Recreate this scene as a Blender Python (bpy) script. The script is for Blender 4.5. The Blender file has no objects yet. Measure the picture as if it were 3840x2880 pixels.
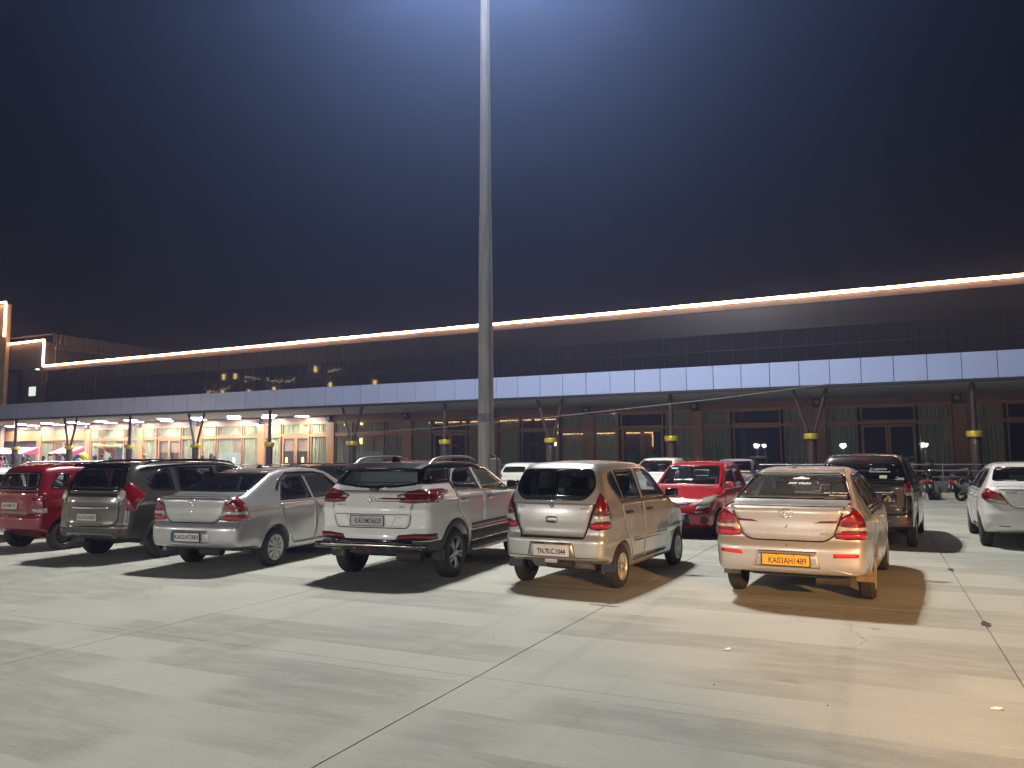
import bpy, bmesh, math, random
import numpy as np
from mathutils import Vector, Matrix
from mathutils.geometry import delaunay_2d_cdt
random.seed(7)
SC = bpy.context.scene
COL = SC.collection
R = math.radians

# ------------------------------------------------------------------ camera
cam_data = bpy.data.cameras.new('camera')
cam_data.sensor_width = 36.0
cam_data.lens = 36.0 * 2884 / 3840
cam_data.clip_start = 0.05
cam_data.clip_end = 2000
cam = bpy.data.objects.new('camera', cam_data)
COL.objects.link(cam)
_yaw, _pitch, _roll = R(25.4), math.atan(272 / 2884), R(0.32)
_f = Vector((-math.sin(_yaw) * math.cos(_pitch), math.cos(_yaw) * math.cos(_pitch), math.sin(_pitch)))
_r = Vector((math.cos(_yaw), math.sin(_yaw), 0))
_u = _r.cross(_f)
_r2 = math.cos(_roll) * _r - math.sin(_roll) * _u
_u2 = math.cos(_roll) * _u + math.sin(_roll) * _r
cam.matrix_world = Matrix(((_r2.x, _u2.x, -_f.x, 0), (_r2.y, _u2.y, -_f.y, 0), (_r2.z, _u2.z, -_f.z, 1.66), (0, 0, 0, 1)))
SC.camera = cam

# ------------------------------------------------------------------ night sky, exposure
world = bpy.data.worlds.new('World')
SC.world = world
world.use_nodes = True
wn, wl = world.node_tree.nodes, world.node_tree.links
wn.clear()
sky = wn.new('ShaderNodeTexSky')
sky.sky_type = 'NISHITA'
sky.sun_disc = False
sky.sun_elevation = R(-4.0)
sky.sun_rotation = R(200)
sky.air_density = 1.2
sky.dust_density = 1.0
bg = wn.new('ShaderNodeBackground')
bg.inputs['Strength'].default_value = SKY_STRENGTH = 0.042
wo = wn.new('ShaderNodeOutputWorld')
wl.new(sky.outputs[0], bg.inputs[0])
wl.new(bg.outputs[0], wo.inputs[0])

vs = SC.view_settings
vs.view_transform = 'Standard'
vs.look = 'None'
vs.exposure = 0.0
vs.gamma = 1.0
vs.use_curve_mapping = False
SC.cycles.use_denoising = True
SC.cycles.max_bounces = 6
SC.cycles.diffuse_bounces = 3
SC.cycles.glossy_bounces = 4
SC.cycles.transparent_max_bounces = 16
SC.cycles.volume_bounces = 0
SC.cycles.sample_clamp_indirect = 4.0
SC.cycles.caustics_reflective = False
SC.cycles.caustics_refractive = False

# lamp powers (each lamp object itself is built with its fitting further down)
MAST_XY = (-9.83, 19.0)
MAST_TOP = 19.8
MAST_WATT = 7300.0          # per lamp head, eight heads
SODIUM_WATT = 18500.0
STREET_WATT = 1150.0
HAZE = 0.0036

# ------------------------------------------------------------------ materials
_mats = {}
def M(name, col, rough=0.5, metal=0.0, var=0.12, scale=6.0, coat=0.0, bump=0.0, bscale=60.0, spec=0.5, emit=None, estr=0.0, stretch=(1, 1, 1), obj=True):
    if name in _mats: return _mats[name]
    m = bpy.data.materials.new(name); m.use_nodes = True
    n, l = m.node_tree.nodes, m.node_tree.links
    b = n['Principled BSDF']
    b.inputs['Roughness'].default_value = rough
    b.inputs['Metallic'].default_value = metal
    b.inputs['Coat Weight'].default_value = coat
    b.inputs['Coat Roughness'].default_value = 0.04
    b.inputs['Specular IOR Level'].default_value = spec
    tc = n.new('ShaderNodeTexCoord')
    mp = n.new('ShaderNodeMapping'); mp.inputs['Scale'].default_value = stretch
    l.new(tc.outputs['Object' if obj else 'Generated'], mp.inputs['Vector'])
    nz = n.new('ShaderNodeTexNoise'); nz.inputs['Scale'].default_value = scale; nz.inputs['Detail'].default_value = 5
    l.new(mp.outputs[0], nz.inputs['Vector'])
    rp = n.new('ShaderNodeMapRange')
    rp.inputs['From Min'].default_value = 0.3; rp.inputs['From Max'].default_value = 0.7
    rp.inputs['To Min'].default_value = 1 - var; rp.inputs['To Max'].default_value = 1 + var
    l.new(nz.outputs['Fac'], rp.inputs['Value'])
    mx = n.new('ShaderNodeVectorMath'); mx.operation = 'SCALE'
    mx.inputs[0].default_value = col[:3]
    l.new(rp.outputs[0], mx.inputs['Scale'])
    l.new(mx.outputs[0], b.inputs['Base Color'])
    if bump:
        nb = n.new('ShaderNodeTexNoise'); nb.inputs['Scale'].default_value = bscale; nb.inputs['Detail'].default_value = 3
        l.new(mp.outputs[0], nb.inputs['Vector'])
        bp = n.new('ShaderNodeBump'); bp.inputs['Strength'].default_value = bump; bp.inputs['Distance'].default_value = 0.01
        l.new(nb.outputs['Fac'], bp.inputs['Height'])
        l.new(bp.outputs[0], b.inputs['Normal'])
    if emit:
        b.inputs['Emission Color'].default_value = (*emit, 1)
        b.inputs['Emission Strength'].default_value = estr
    _mats[name] = m
    return m

def glassmat(name, tint, rough=0.02, ior=1.5, boost=0.0, dust=0.0, dscale=45):
    """thin pane: tinted see-through plus a Fresnel reflection, a little dust"""
    if name in _mats: return _mats[name]
    m = bpy.data.materials.new(name); m.use_nodes = True
    n, l = m.node_tree.nodes, m.node_tree.links
    n.clear()
    out = n.new('ShaderNodeOutputMaterial')
    tr = n.new('ShaderNodeBsdfTransparent'); tr.inputs['Color'].default_value = (*tint, 1)
    gl = n.new('ShaderNodeBsdfGlossy'); gl.inputs['Roughness'].default_value = rough
    gl.inputs['Color'].default_value = (0.95, 0.97, 1, 1)
    fr = n.new('ShaderNodeFresnel'); fr.inputs['IOR'].default_value = ior
    ge = n.new('ShaderNodeNewGeometry'); pw = n.new('ShaderNodeMath'); pw.operation = 'MULTIPLY_ADD'   # same reflection from either side of the sheet
    l.new(ge.outputs['Backfacing'], pw.inputs[0]); pw.inputs[1].default_value = 1 / ior - ior; pw.inputs[2].default_value = ior
    l.new(pw.outputs[0], fr.inputs['IOR'])
    ad = n.new('ShaderNodeMath'); ad.operation = 'ADD'; ad.use_clamp = True
    ad.inputs[1].default_value = boost
    l.new(fr.outputs[0], ad.inputs[0])
    mx = n.new('ShaderNodeMixShader')
    l.new(ad.outputs[0], mx.inputs[0]); l.new(tr.outputs[0], mx.inputs[1]); l.new(gl.outputs[0], mx.inputs[2])
    last = mx
    if dust:
        df = n.new('ShaderNodeBsdfDiffuse'); df.inputs['Color'].default_value = (0.55, 0.53, 0.48, 1)
        tc = n.new('ShaderNodeTexCoord')
        nz = n.new('ShaderNodeTexNoise'); nz.inputs['Scale'].default_value = dscale; nz.inputs['Detail'].default_value = 3
        nz.inputs['Roughness'].default_value = 0.6
        l.new(tc.outputs['Object'], nz.inputs['Vector'])
        mr = n.new('ShaderNodeMapRange'); mr.inputs['From Min'].default_value = 0.56; mr.inputs['From Max'].default_value = 0.74
        mr.inputs['To Min'].default_value = dust * .04; mr.inputs['To Max'].default_value = dust
        l.new(nz.outputs['Fac'], mr.inputs['Value'])
        m2 = n.new('ShaderNodeMixShader')
        l.new(mr.outputs[0], m2.inputs[0]); l.new(mx.outputs[0], m2.inputs[1]); l.new(df.outputs[0], m2.inputs[2])
        last = m2
    l.new(last.outputs[0], out.inputs['Surface'])
    _mats[name] = m
    return m

def emitmat(name, col, strength):
    if name in _mats: return _mats[name]
    m = bpy.data.materials.new(name); m.use_nodes = True
    n, l = m.node_tree.nodes, m.node_tree.links
    n.clear()
    out = n.new('ShaderNodeOutputMaterial'); e = n.new('ShaderNodeEmission')
    e.inputs['Color'].default_value = (*col, 1); e.inputs['Strength'].default_value = strength
    l.new(e.outputs[0], out.inputs['Surface'])
    _mats[name] = m
    return m

# ------------------------------------------------------------------ mesh building
class MB:
    def __init__(s): s.v = []; s.f = []; s.sm = []
    def add(s, verts, faces, smooth=False):
        o = len(s.v)
        s.v.extend([tuple(map(float, p)) for p in verts])
        s.f.extend([tuple(i + o for i in f) for f in faces]); s.sm.extend([smooth] * len(faces))
        return s
    def box(s, x0, x1, y0, y1, z0, z1, rot=None, at=(0, 0, 0)):
        vs_ = [(x, y, z) for z in (z0, z1) for y in (y0, y1) for x in (x0, x1)]
        if rot is not None: vs_ = [tuple(rot @ Vector(p) + Vector(at)) for p in vs_]
        s.add(vs_, [(0, 2, 3, 1), (4, 5, 7, 6), (0, 1, 5, 4), (2, 6, 7, 3), (0, 4, 6, 2), (1, 3, 7, 5)])
        return s
    def bevbox(s, x0, x1, y0, y1, z0, z1, b=0.01, rot=None, at=(0, 0, 0)):
        bm = bmesh.new(); bmesh.ops.create_cube(bm, size=1)
        for v in bm.verts:
            v.co = Vector(((x0 + x1) / 2 + v.co.x * (x1 - x0), (y0 + y1) / 2 + v.co.y * (y1 - y0), (z0 + z1) / 2 + v.co.z * (z1 - z0)))
        bmesh.ops.bevel(bm, geom=bm.edges[:], offset=b, segments=2, profile=0.6, affect='EDGES')
        vs_ = [v.co.copy() for v in bm.verts]
        if rot is not None: vs_ = [rot @ p + Vector(at) for p in vs_]
        bm.verts.index_update(); bm.normal_update()
        o = len(s.v); s.v.extend([tuple(map(float, p)) for p in vs_])
        for f in bm.faces:                     # flats stay flat, only the rounded edges are smooth
            s.f.append(tuple(v.index + o for v in f.verts)); s.sm.append(max(abs(c) for c in f.normal) < .999)
        bm.free()
        return s
    def tube(s, pts, rad, n=10, cap=True, closed=False):
        pts = [Vector(p) for p in pts]; m = len(pts)
        if not hasattr(rad, '__len__'): rad = [rad] * m
        rings = []; up = None
        for i, p in enumerate(pts):
            if closed: t = pts[(i + 1) % m] - pts[i - 1]
            else: t = pts[min(i + 1, m - 1)] - pts[max(i - 1, 0)]
            t.normalize()
            if up is None:
                a = Vector((0, 0, 1)) if abs(t.z) < 0.9 else Vector((1, 0, 0))
                up = (a - t * a.dot(t)).normalized()
            else: up = (up - t * up.dot(t)).normalized()
            sd = t.cross(up)
            rings.append([p + (up * math.cos(2 * math.pi * k / n) + sd * math.sin(2 * math.pi * k / n)) * rad[i] for k in range(n)])
        vs_ = [q for r_ in rings for q in r_]; fs = []
        for i in range(m if closed else m - 1):
            j = (i + 1) % m
            for k in range(n):
                k2 = (k + 1) % n
                fs.append((i * n + k, i * n + k2, j * n + k2, j * n + k))
        s.add(vs_, fs, True)
        if cap and not closed:
            s.add(rings[0], [tuple(range(n))[::-1]]); s.add(rings[-1], [tuple(range(n))])
        return s
    def lathe(s, prof, axis='z', n=24, at=(0, 0, 0), smooth=True, close=False):
        """prof: list of (r, h) along the axis"""
        vs_ = []; fs = []; m = len(prof)
        for (r_, h) in prof:
            for k in range(n):
                a = 2 * math.pi * k / n
                c, d = r_ * math.cos(a), r_ * math.sin(a)
                p = {'z': (c, d, h), 'x': (h, c, d), 'y': (d, h, c)}[axis]
                vs_.append((p[0] + at[0], p[1] + at[1], p[2] + at[2]))
        for i in range(m if close else m - 1):
            j = (i + 1) % m
            for k in range(n):
                k2 = (k + 1) % n
                fs.append((i * n + k, i * n + k2, j * n + k2, j * n + k))
        s.add(vs_, fs, smooth)
        return s
    def prism(s, poly, axis, a0, a1):
        """poly in the two other axes (x,y,z order kept), extruded from a0 to a1"""
        n = len(poly)
        def P(p, a): return {'x': (a, p[0], p[1]), 'y': (p[0], a, p[1]), 'z': (p[0], p[1], a)}[axis]
        vs_ = [P(p, a0) for p in poly] + [P(p, a1) for p in poly]
        area = sum(poly[i][0] * poly[(i + 1) % n][1] - poly[(i + 1) % n][0] * poly[i][1] for i in range(n))
        fl = (area > 0) != (axis == 'y')
        fs = [tuple(range(n)), tuple(range(n, 2 * n))[::-1]] + [(i, i + n, (i + 1) % n + n, (i + 1) % n) for i in range(n)]
        if fl == (a1 > a0): fs = [f[::-1] for f in fs]
        s.add(vs_, fs)
        return s
    def mesh(s, name):
        me = bpy.data.meshes.new(name)
        me.from_pydata(s.v, [], s.f)
        me.polygons.foreach_set('use_smooth', s.sm)
        me.update()
        return me
    def build(s, name, mat, parent=None, fix=False):
        me = s.mesh(name)
        if fix:
            bm = bmesh.new(); bm.from_mesh(me); bmesh.ops.recalc_face_normals(bm, faces=bm.faces); bm.to_mesh(me); bm.free()
        return link(name, me, mat, parent)

def link(name, me, mat=None, parent=None):
    o = bpy.data.objects.new(name, me)
    COL.objects.link(o)
    if mat is not None:
        if len(me.materials) == 0: me.materials.append(mat)
        elif me.materials[0] is not mat:
            o.material_slots[0].link = 'OBJECT'; o.material_slots[0].material = mat
    if parent is not None: o.parent = parent
    return o

def empty(name, loc=(0, 0, 0), rz=0.0, label=None, cat=None, group=None, kind=None, parent=None):
    o = bpy.data.objects.new(name, None); COL.objects.link(o)
    o.empty_display_size = 0.2
    o.location = loc; o.rotation_euler = (0, 0, rz)
    if parent: o.parent = parent
    return tag(o, label, cat, group, kind)

def tag(o, label=None, cat=None, group=None, kind=None):
    if label: o['label'] = label
    if cat: o['category'] = cat
    if group: o['group'] = group
    if kind: o['kind'] = kind
    return o

def copy_tree(o, parent=None):
    c = o.copy(); COL.objects.link(c)
    if parent is not None: c.parent = parent
    for ch in list(o.children): copy_tree(ch, c)
    return c

_font_cache = {}
def textmesh(txt, size, depth=0.002, shear=0.0, space=1.0, bold=0.0):
    """flat letters in the x-z plane, centred, facing -y"""
    key = (txt, size, depth, shear, space, bold)
    if key in _font_cache: return _font_cache[key]
    cu = bpy.data.curves.new('letters', 'FONT')
    cu.body = txt; cu.size = size; cu.extrude = depth; cu.shear = shear; cu.space_character = space; cu.offset = bold
    cu.align_x = 'CENTER'; cu.align_y = 'CENTER'; cu.resolution_u = 3
    ob = bpy.data.objects.new('letters', cu); COL.objects.link(ob)
    dg = bpy.context.evaluated_depsgraph_get(); dg.update()
    me = bpy.data.meshes.new_from_object(ob.evaluated_get(dg))
    bpy.data.objects.remove(ob)
    me.transform(Matrix.Rotation(R(90), 4, 'X'))
    _font_cache[key] = me
    return me
def textobj(name, txt, width, mat, parent, loc, rot=(0, 0, 0), height=None, **k):
    me = textmesh(txt, 1.0, **k).copy()
    xs = [v.co.x for v in me.vertices]; zs = [v.co.z for v in me.vertices]
    sx = width / (max(xs) - min(xs)); sz = (height / (max(zs) - min(zs))) if height else sx
    cx, cz = (max(xs) + min(xs)) / 2, (max(zs) + min(zs)) / 2
    for v in me.vertices: v.co = Vector(((v.co.x - cx) * sx, v.co.y, (v.co.z - cz) * sz))
    o = link(name, me, mat, parent)
    o.location = loc; o.rotation_euler = rot
    return o

# ================================================================== SETTING
# ---- concrete lot, cast in slabs
def concrete_mat():
    m = bpy.data.materials.new('lot_concrete'); m.use_nodes = True
    n, l = m.node_tree.nodes, m.node_tree.links
    b = n['Principled BSDF']
    geo = n.new('ShaderNodeNewGeometry')
    def math_(op, a, c=None, clamp=False):
        q = n.new('ShaderNodeMath'); q.operation = op; q.use_clamp = clamp
        for i, v in enumerate((a, c)):
            if v is None: continue
            if isinstance(v, (int, float)): q.inputs[i].default_value = v
            else: l.new(v, q.inputs[i])
        return q.outputs[0]
    def noise(vec, scale, detail=4, rough=0.55, dim='3D'):
        q = n.new('ShaderNodeTexNoise'); q.noise_dimensions = dim
        q.inputs['Scale'].default_value = scale; q.inputs['Detail'].default_value = detail; q.inputs['Roughness'].default_value = rough
        l.new(vec, q.inputs['Vector']); return q.outputs['Fac']
    def mapping(scale, loc=(0, 0, 0)):
        q = n.new('ShaderNodeMapping'); q.inputs['Scale'].default_value = scale; q.inputs['Location'].default_value = loc
        l.new(geo.outputs['Position'], q.inputs['Vector']); return q.outputs[0]
    def rng(v, a, c, lo, hi):
        q = n.new('ShaderNodeMapRange'); q.interpolation_type = 'SMOOTHSTEP'
        for k, x in zip(('From Min', 'From Max', 'To Min', 'To Max'), (a, c, lo, hi)): q.inputs[k].default_value = x
        l.new(v, q.inputs['Value']); return q.outputs[0]
    sep = n.new('ShaderNodeSeparateXYZ'); l.new(geo.outputs['Position'], sep.inputs[0])
    # trowel passes: bands about 0.55 m deep running along x, each with its own wear along its length
    wob = math_('MULTIPLY', math_('SUBTRACT', noise(mapping((0.5, 0.5, 1)), 1.0, 3), 0.5), 0.16)
    yy = math_('ADD', math_('MULTIPLY', sep.outputs['Y'], 1.75), wob)
    band = math_('FLOOR', yy)
    comb = n.new('ShaderNodeCombineXYZ')
    l.new(math_('MULTIPLY', sep.outputs['X'], 0.33), comb.inputs['X']); l.new(math_('MULTIPLY', band, 7.31), comb.inputs['Y'])
    worn = rng(noise(comb.outputs[0], 1.0, 2, 0.5), 0.45, 0.52, 0, 1)
    worn = math_('MULTIPLY', worn, rng(noise(mapping((1.2, 5.0, 1)), 1.0, 6, 0.7), 0.30, 0.62, 0.25, 1.0))
    mott = rng(noise(mapping((1, 1, 1)), 0.45, 6, 0.6), 0.3, 0.7, 0.92, 1.06)
    fine = rng(noise(mapping((1, 1, 1)), 42, 4, 0.7), 0.3, 0.7, 0.94, 1.06)
    brush = rng(noise(mapping((3, 40, 1)), 1.0, 3, 0.6), 0.3, 0.7, 0.965, 1.035)
    spots = rng(noise(mapping((1, 1, 1)), 5.5, 2, 0.4), 0.78, 0.82, 1.0, 0.7)
    v = math_('MULTIPLY', math_('MULTIPLY', mott, fine), math_('MULTIPLY', brush, spots))
    v = math_('MULTIPLY', v, math_('SUBTRACT', 1.0, math_('MULTIPLY', worn, 0.25)))
    vor = n.new('ShaderNodeTexVoronoi'); vor.feature = 'DISTANCE_TO_EDGE'; vor.inputs['Scale'].default_value = .34
    wv = n.new('ShaderNodeVectorMath'); wv.operation = 'ADD'; nv = n.new('ShaderNodeTexNoise'); nv.inputs['Scale'].default_value = 1.3; nv.inputs['Detail'].default_value = 6
    l.new(geo.outputs['Position'], nv.inputs['Vector']); l.new(nv.outputs['Color'], wv.inputs[0]); l.new(geo.outputs['Position'], wv.inputs[1]); l.new(wv.outputs[0], vor.inputs['Vector'])
    crack = math_('MULTIPLY', rng(vor.outputs['Distance'], .0, .0035, 1, 0), rng(noise(mapping((1, 1, 1), (3, 9, 0)), .16, 1), .54, .58, 0, 1))
    v = math_('MULTIPLY', v, math_('SUBTRACT', 1.0, math_('MULTIPLY', crack, 0.45)))
    tyre = math_('MULTIPLY', rng(noise(mapping((2.6, .07, 1)), 1.0, 2, .4), .60, .68, 0, 1), rng(noise(mapping((1, 1, 1)), 14, 3, .7), .35, .6, .3, 1))
    v = math_('MULTIPLY', v, math_('SUBTRACT', 1.0, math_('MULTIPLY', tyre, 0.10)))
    oil = rng(noise(mapping((1, 1, 1), (11, 4, 0)), 1.5, 3, .5), .70, .76, 0, 1)
    v = math_('MULTIPLY', v, math_('SUBTRACT', 1.0, math_('MULTIPLY', oil, 0.22)))
    vc = n.new('ShaderNodeVectorMath'); vc.operation = 'SCALE'
    mixc = n.new('ShaderNodeMix'); mixc.data_type = 'RGBA'
    l.new(noise(mapping((1, 1, 1)), 0.22, 3), mixc.inputs['Factor'])
    mixc.inputs['A'].default_value = (0.40, 0.41, 0.365, 1); mixc.inputs['B'].default_value = (0.435, 0.44, 0.375, 1)
    l.new(mixc.outputs['Result'], vc.inputs[0]); l.new(v, vc.inputs['Scale'])
    l.new(vc.outputs[0], b.inputs['Base Color'])
    b.inputs['Roughness'].default_value = 0.78
    b.inputs['Specular IOR Level'].default_value = 0.35
    bp = n.new('ShaderNodeBump'); bp.inputs['Strength'].default_value = 0.18; bp.inputs['Distance'].default_value = 0.01
    l.new(noise(mapping((1, 3, 1)), 30, 5, 0.7), bp.inputs['Height']); l.new(bp.outputs[0], b.inputs['Normal'])
    return m
CONC = concrete_mat()
lot = empty('parking_lot', kind='structure')
DARK = M('joint_dirt', (0.035, 0.033, 0.03), 0.95)
g = MB().box(-75, 16, -6.92, 33.4, -0.20, -0.045).build('slab_bed', DARK, lot)
SX, SY = 3.69, 4.08
X0, Y0 = -2.83, 5.31
sl = MB().bevbox(-SX / 2 + .005, SX / 2 - .005, -SY / 2 + .0028, SY / 2 - .0028, -0.04, 0, 0.0015).mesh('slab')
for j in range(-3, 7):
    for i in range(-19, 5):
        o = link('slab', sl, CONC, lot)
        o.location = (X0 + (i + .5) * SX, Y0 + (j + .5) * SY, 0 if j < 6 else 0)
gm = M('ground_earth', (0.12, 0.11, 0.09), 0.95, var=.2, scale=.4)
tag(MB().add([(-180, -180, -.21), (180, -180, -.21), (180, 180, -.21), (-180, 180, -.21)], [(0, 1, 2, 3)]).build('ground', gm), kind='structure')
tag(MB().box(-75, 16, 33.85, 41.7, -0.18, 0.16).build('pavement', M('paving', (0.22, 0.21, 0.2), 0.8, var=.15, scale=2)), kind='structure')

# ---- hall: main volume
PITCH, XC0 = 6.1, 3.48
colx = [XC0 - PITCH * i for i in range(-1, 12)]
YW, YF, YU = 41.6, 35.2, 41.3
ZS = 4.5
WOODD = M('timber', (0.31, 0.165, 0.07), 0.42, var=.25, scale=3, stretch=(4, 4, .6), coat=.25)
STONE = M('beam_cladding', (0.20, 0.115, 0.075), 0.5, var=.15, scale=2)
BRICK = M('brick_red_lining', (0.30, 0.085, 0.05), 0.7, var=.12, scale=3)
hall = empty('convention_hall', (0, 0, 0), label='long low banquet hall with timber framed glazing and dark ribbed upper wall', cat='building')
XL, XR = -70.5, 14
MB().box(XL, XR, YW + .02, YW + 12, 0, ZS + .3).box(-63.2, XR, YU + .1, YU + 25, ZS + .3, 9.45).build('wall', M('hall_wall', (0.10, 0.06, 0.045), 0.7), hall)
# upper cladding panels, three rows, faintly out of plane with one another
def clad_mat():
    m = M('upper_cladding', (0.020, 0.018, 0.019), 0.16, var=.35, scale=2.5, stretch=(9, 1, .12), spec=0.55)
    n, l = m.node_tree.nodes, m.node_tree.links
    b = n['Principled BSDF']
    tc = n.new('ShaderNodeTexCoord'); mp = n.new('ShaderNodeMapping'); mp.inputs['Scale'].default_value = (14, 1, .25)
    l.new(tc.outputs['Object'], mp.inputs[0])
    nz = n.new('ShaderNodeTexNoise'); nz.inputs['Scale'].default_value = 1; nz.inputs['Detail'].default_value = 6; nz.inputs['Roughness'].default_value = .7
    l.new(mp.outputs[0], nz.inputs['Vector'])
    mr = n.new('ShaderNodeMapRange'); mr.inputs['From Min'].default_value = .45; mr.inputs['From Max'].default_value = .75
    mr.inputs['To Min'].default_value = .025; mr.inputs['To Max'].default_value = .055
    l.new(nz.outputs['Fac'], mr.inputs['Value']); l.new(mr.outputs[0], b.inputs['Roughness'])
    bp = n.new('ShaderNodeBump'); bp.inputs['Strength'].default_value = .002; bp.inputs['Distance'].default_value = .02
    l.new(nz.outputs['Fac'], bp.inputs['Height']); l.new(bp.outputs[0], b.inputs['Normal'])
    return m
CLAD = clad_mat()
CLAD2 = M('upper_cladding_streaked', (.009, .008, .0078), .3, var=.9, scale=1.0, stretch=(22, 1, .08))
rows = [(5.2, 7.16), (7.2, 8.06), (8.1, 9.42)]
pmesh = {}
for r_, (z0, z1) in enumerate(rows):
    b = MB().bevbox(-.606, .606, 0, .06, z0, z1, .008)
    if r_ == 2:
        for k in range(9): b.box(-.57 + k * .135, -.555 + k * .135, -.010, 0.01, z0 + .02, z1 - .02)
    pmesh[r_] = b.mesh('cladding_panel')
k = 0
x = 13.4
while x > -63.2:
    for r_ in range(3):
        o = link('cladding_panel', pmesh[r_], CLAD2 if r_ == 2 else CLAD, hall)
        o.location = (x, YU, 0)
        o.rotation_euler = (random.gauss(0, .0012), 0, random.gauss(0, .002))
    x -= 1.22
MULL = M('mullion_grey', (.018, .017, .017), .45, metal=.3)
mm = MB().box(-.012, .012, -.035, .0, 5.3, 9.40).mesh('mullion')
x = 13.4 + .61
while x > -63.2:
    link('mullion', mm, MULL, hall).location = (x, YU, 0); x -= 1.22
for z in (7.18, 8.08): MB().box(-63.2, XR, YU - .04, YU + .01, z - .018, z + .018).build('ledge', MULL, hall)
# coping and LED line (falls slightly to the left)
def zl(x): return 9.80 + .0046 * (x - 6)
WARMW = emitmat('led_warm', (1.0, 0.50, 0.24), 34.0)
COP = M('coping', (0.06, 0.05, 0.05), 0.5)
MB().add([(x, y, z) for x in (-63.2, XR) for y, z in ((YU - .05, zl(x) - .42), (YU + .5, zl(x) - .42), (YU + .5, zl(x) - .12), (YU - .05, zl(x) - .12))],
         [(0, 3, 2, 1), (4, 5, 6, 7), (0, 1, 5, 4), (1, 2, 6, 5), (2, 3, 7, 6), (3, 0, 4, 7)]).build('coping', COP, hall)
led = empty('led_strip', label='warm glowing light strip stepped along the hall roof edge', cat='light strip')
def ledseg(a, b, nm='led_tube', r_=.075):
    return MB().tube([a, b], r_, 8).build(nm, WARMW, led)
LY = YU - .16
xs_ = [XR, 6.4, -2.2, -9.55, -24, -45.5, -63.22]
_rl = random.Random(5)
for a, b in zip(xs_[:-1], xs_[1:]):                      # runs of about 2.4 m, sagging a little between clips
    n_ = max(1, round((a - b) / 2.4))
    for q in range(n_):
        u, v = a + (b - a) * q / n_, a + (b - a) * (q + 1) / n_
        g_ = .05 if q == 0 else .008
        p0, p1 = Vector((u - g_, LY, zl(u) - .02 + _rl.uniform(-.004, .004))), Vector((v + g_, LY, zl(v) - .02 + _rl.uniform(-.004, .004)))
        md_ = (p0 + p1) / 2 - Vector((0, 0, _rl.uniform(.0, .010)))
        MB().tube([p0, md_, p1], .075 * _rl.uniform(.85, 1.1), 8).build('led_tube', WARMW, led)
ledseg((-63.25, LY, zl(-63.2)), (-63.25, LY, 11.66)); ledseg((-63.25, LY, 11.68), (-69.4, LY, 11.64))
ledseg((-67.95, LY - .5, 12.25), (-67.95, LY - .5, 15.25)); ledseg((-67.95, LY - .5, 15.27), (-80, LY - .5, 15.5))
MB().box(-80, 0, 0, .1, 0, .05).box(-63.2, XR, 0, .08, 0, .05)
clip = MB()
for x in np.arange(-62, 13, 2.4): clip.box(x - .02, x + .02, LY + .03, YU - .04, zl(x) - .16, zl(x) - .08)
clip.build('clip', COP, led)
# ---- left wing with its stepped parapets and rooftop louvres
BEIGE = M('render_beige', (0.36, 0.27, 0.19), 0.8, var=.12, scale=1.2)
WBR = M('wing_brown', (0.065, 0.05, 0.042), 0.75, var=.15, scale=1.2)
wing = empty('entrance_wing', label='taller stepped end block with louvred roof screen at left', cat='building')
b = MB().box(-69.4, -63.3, YU + 1.2, 62, ZS + .6, 9.4).box(-69.4, -63.3, YU + .02, 62, 9.4, 11.55)
b.box(-69.4, -68.6, YU + .02, YU + 1.2, ZS + .6, 9.4).box(-63.9, -63.3, YU + .02, YU + 1.2, ZS + .6, 9.4).box(-69.4, -63.3, YU + .02, YU + 1.3, ZS + .6, 5.9).build('wall', WBR, wing)
MB().box(-90, -68.02, YU - .42, YU - .1, 0, 15.15).build('tower', BEIGE, wing)
w = MB().box(-68, -64.6, YU + 1.12, YU + 1.2, 6.9, 8.5).build('window', M('dark_frame', (0.03, 0.025, 0.02), .4), wing)
MB().box(-66.9, -66.0, YU + 1.08, YU + 1.12, 7.15, 7.95).build('pane', emitmat('lit_office', (.95, 1, .9), 1.1), w)
for x in (-69.0, -65.1):
    l_ = MB().lathe([(0, 0), (.12, 0), (.12, .06), (0, .06)], n=12, at=(x, YU + .6, 9.33)).build('downlight', emitmat('downlight_white', (1, .95, .85), 9), wing)
RAILM = M('roof_rail', (0.15, 0.12, 0.095), 0.5)
MB().box(-69.4, -62.62, YU + .3, YU + .34, 12.2, 12.26).box(-62.66, -62.6, YU + .3, YU + .36, 11.5, 12.26).build('parapet_rail', RAILM, wing)
bar = MB().box(-.03, .03, -.03, .03, 0, 1.02).mesh('louvre_bar')
bar2 = MB().box(-.02, .02, -.045, .045, 0, 1.02).mesh('louvre_bar')
for i in range(64):
    y = YU + .6 + i * .235
    o = link('louvre_bar', bar if i % 5 else bar2, RAILM, wing); o.location = (-62.7 + .03 * (i % 2), y, 11.2)
pan = MB().box(-.03, .03, -.55, .55, 9.3, 10.95).mesh('screen_panel')
for i in range(14):
    o = link('screen_panel', pan, M('screen_dark', (.05, .04, .035), .5), wing); o.location = (-62.75, YU + 1.1 + i * 1.13, 0)
MB().box(-62.8, -62.66, YU + .5, YU + 16.4, 10.98, 11.16).build('louvre_rail', RAILM, wing)

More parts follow.
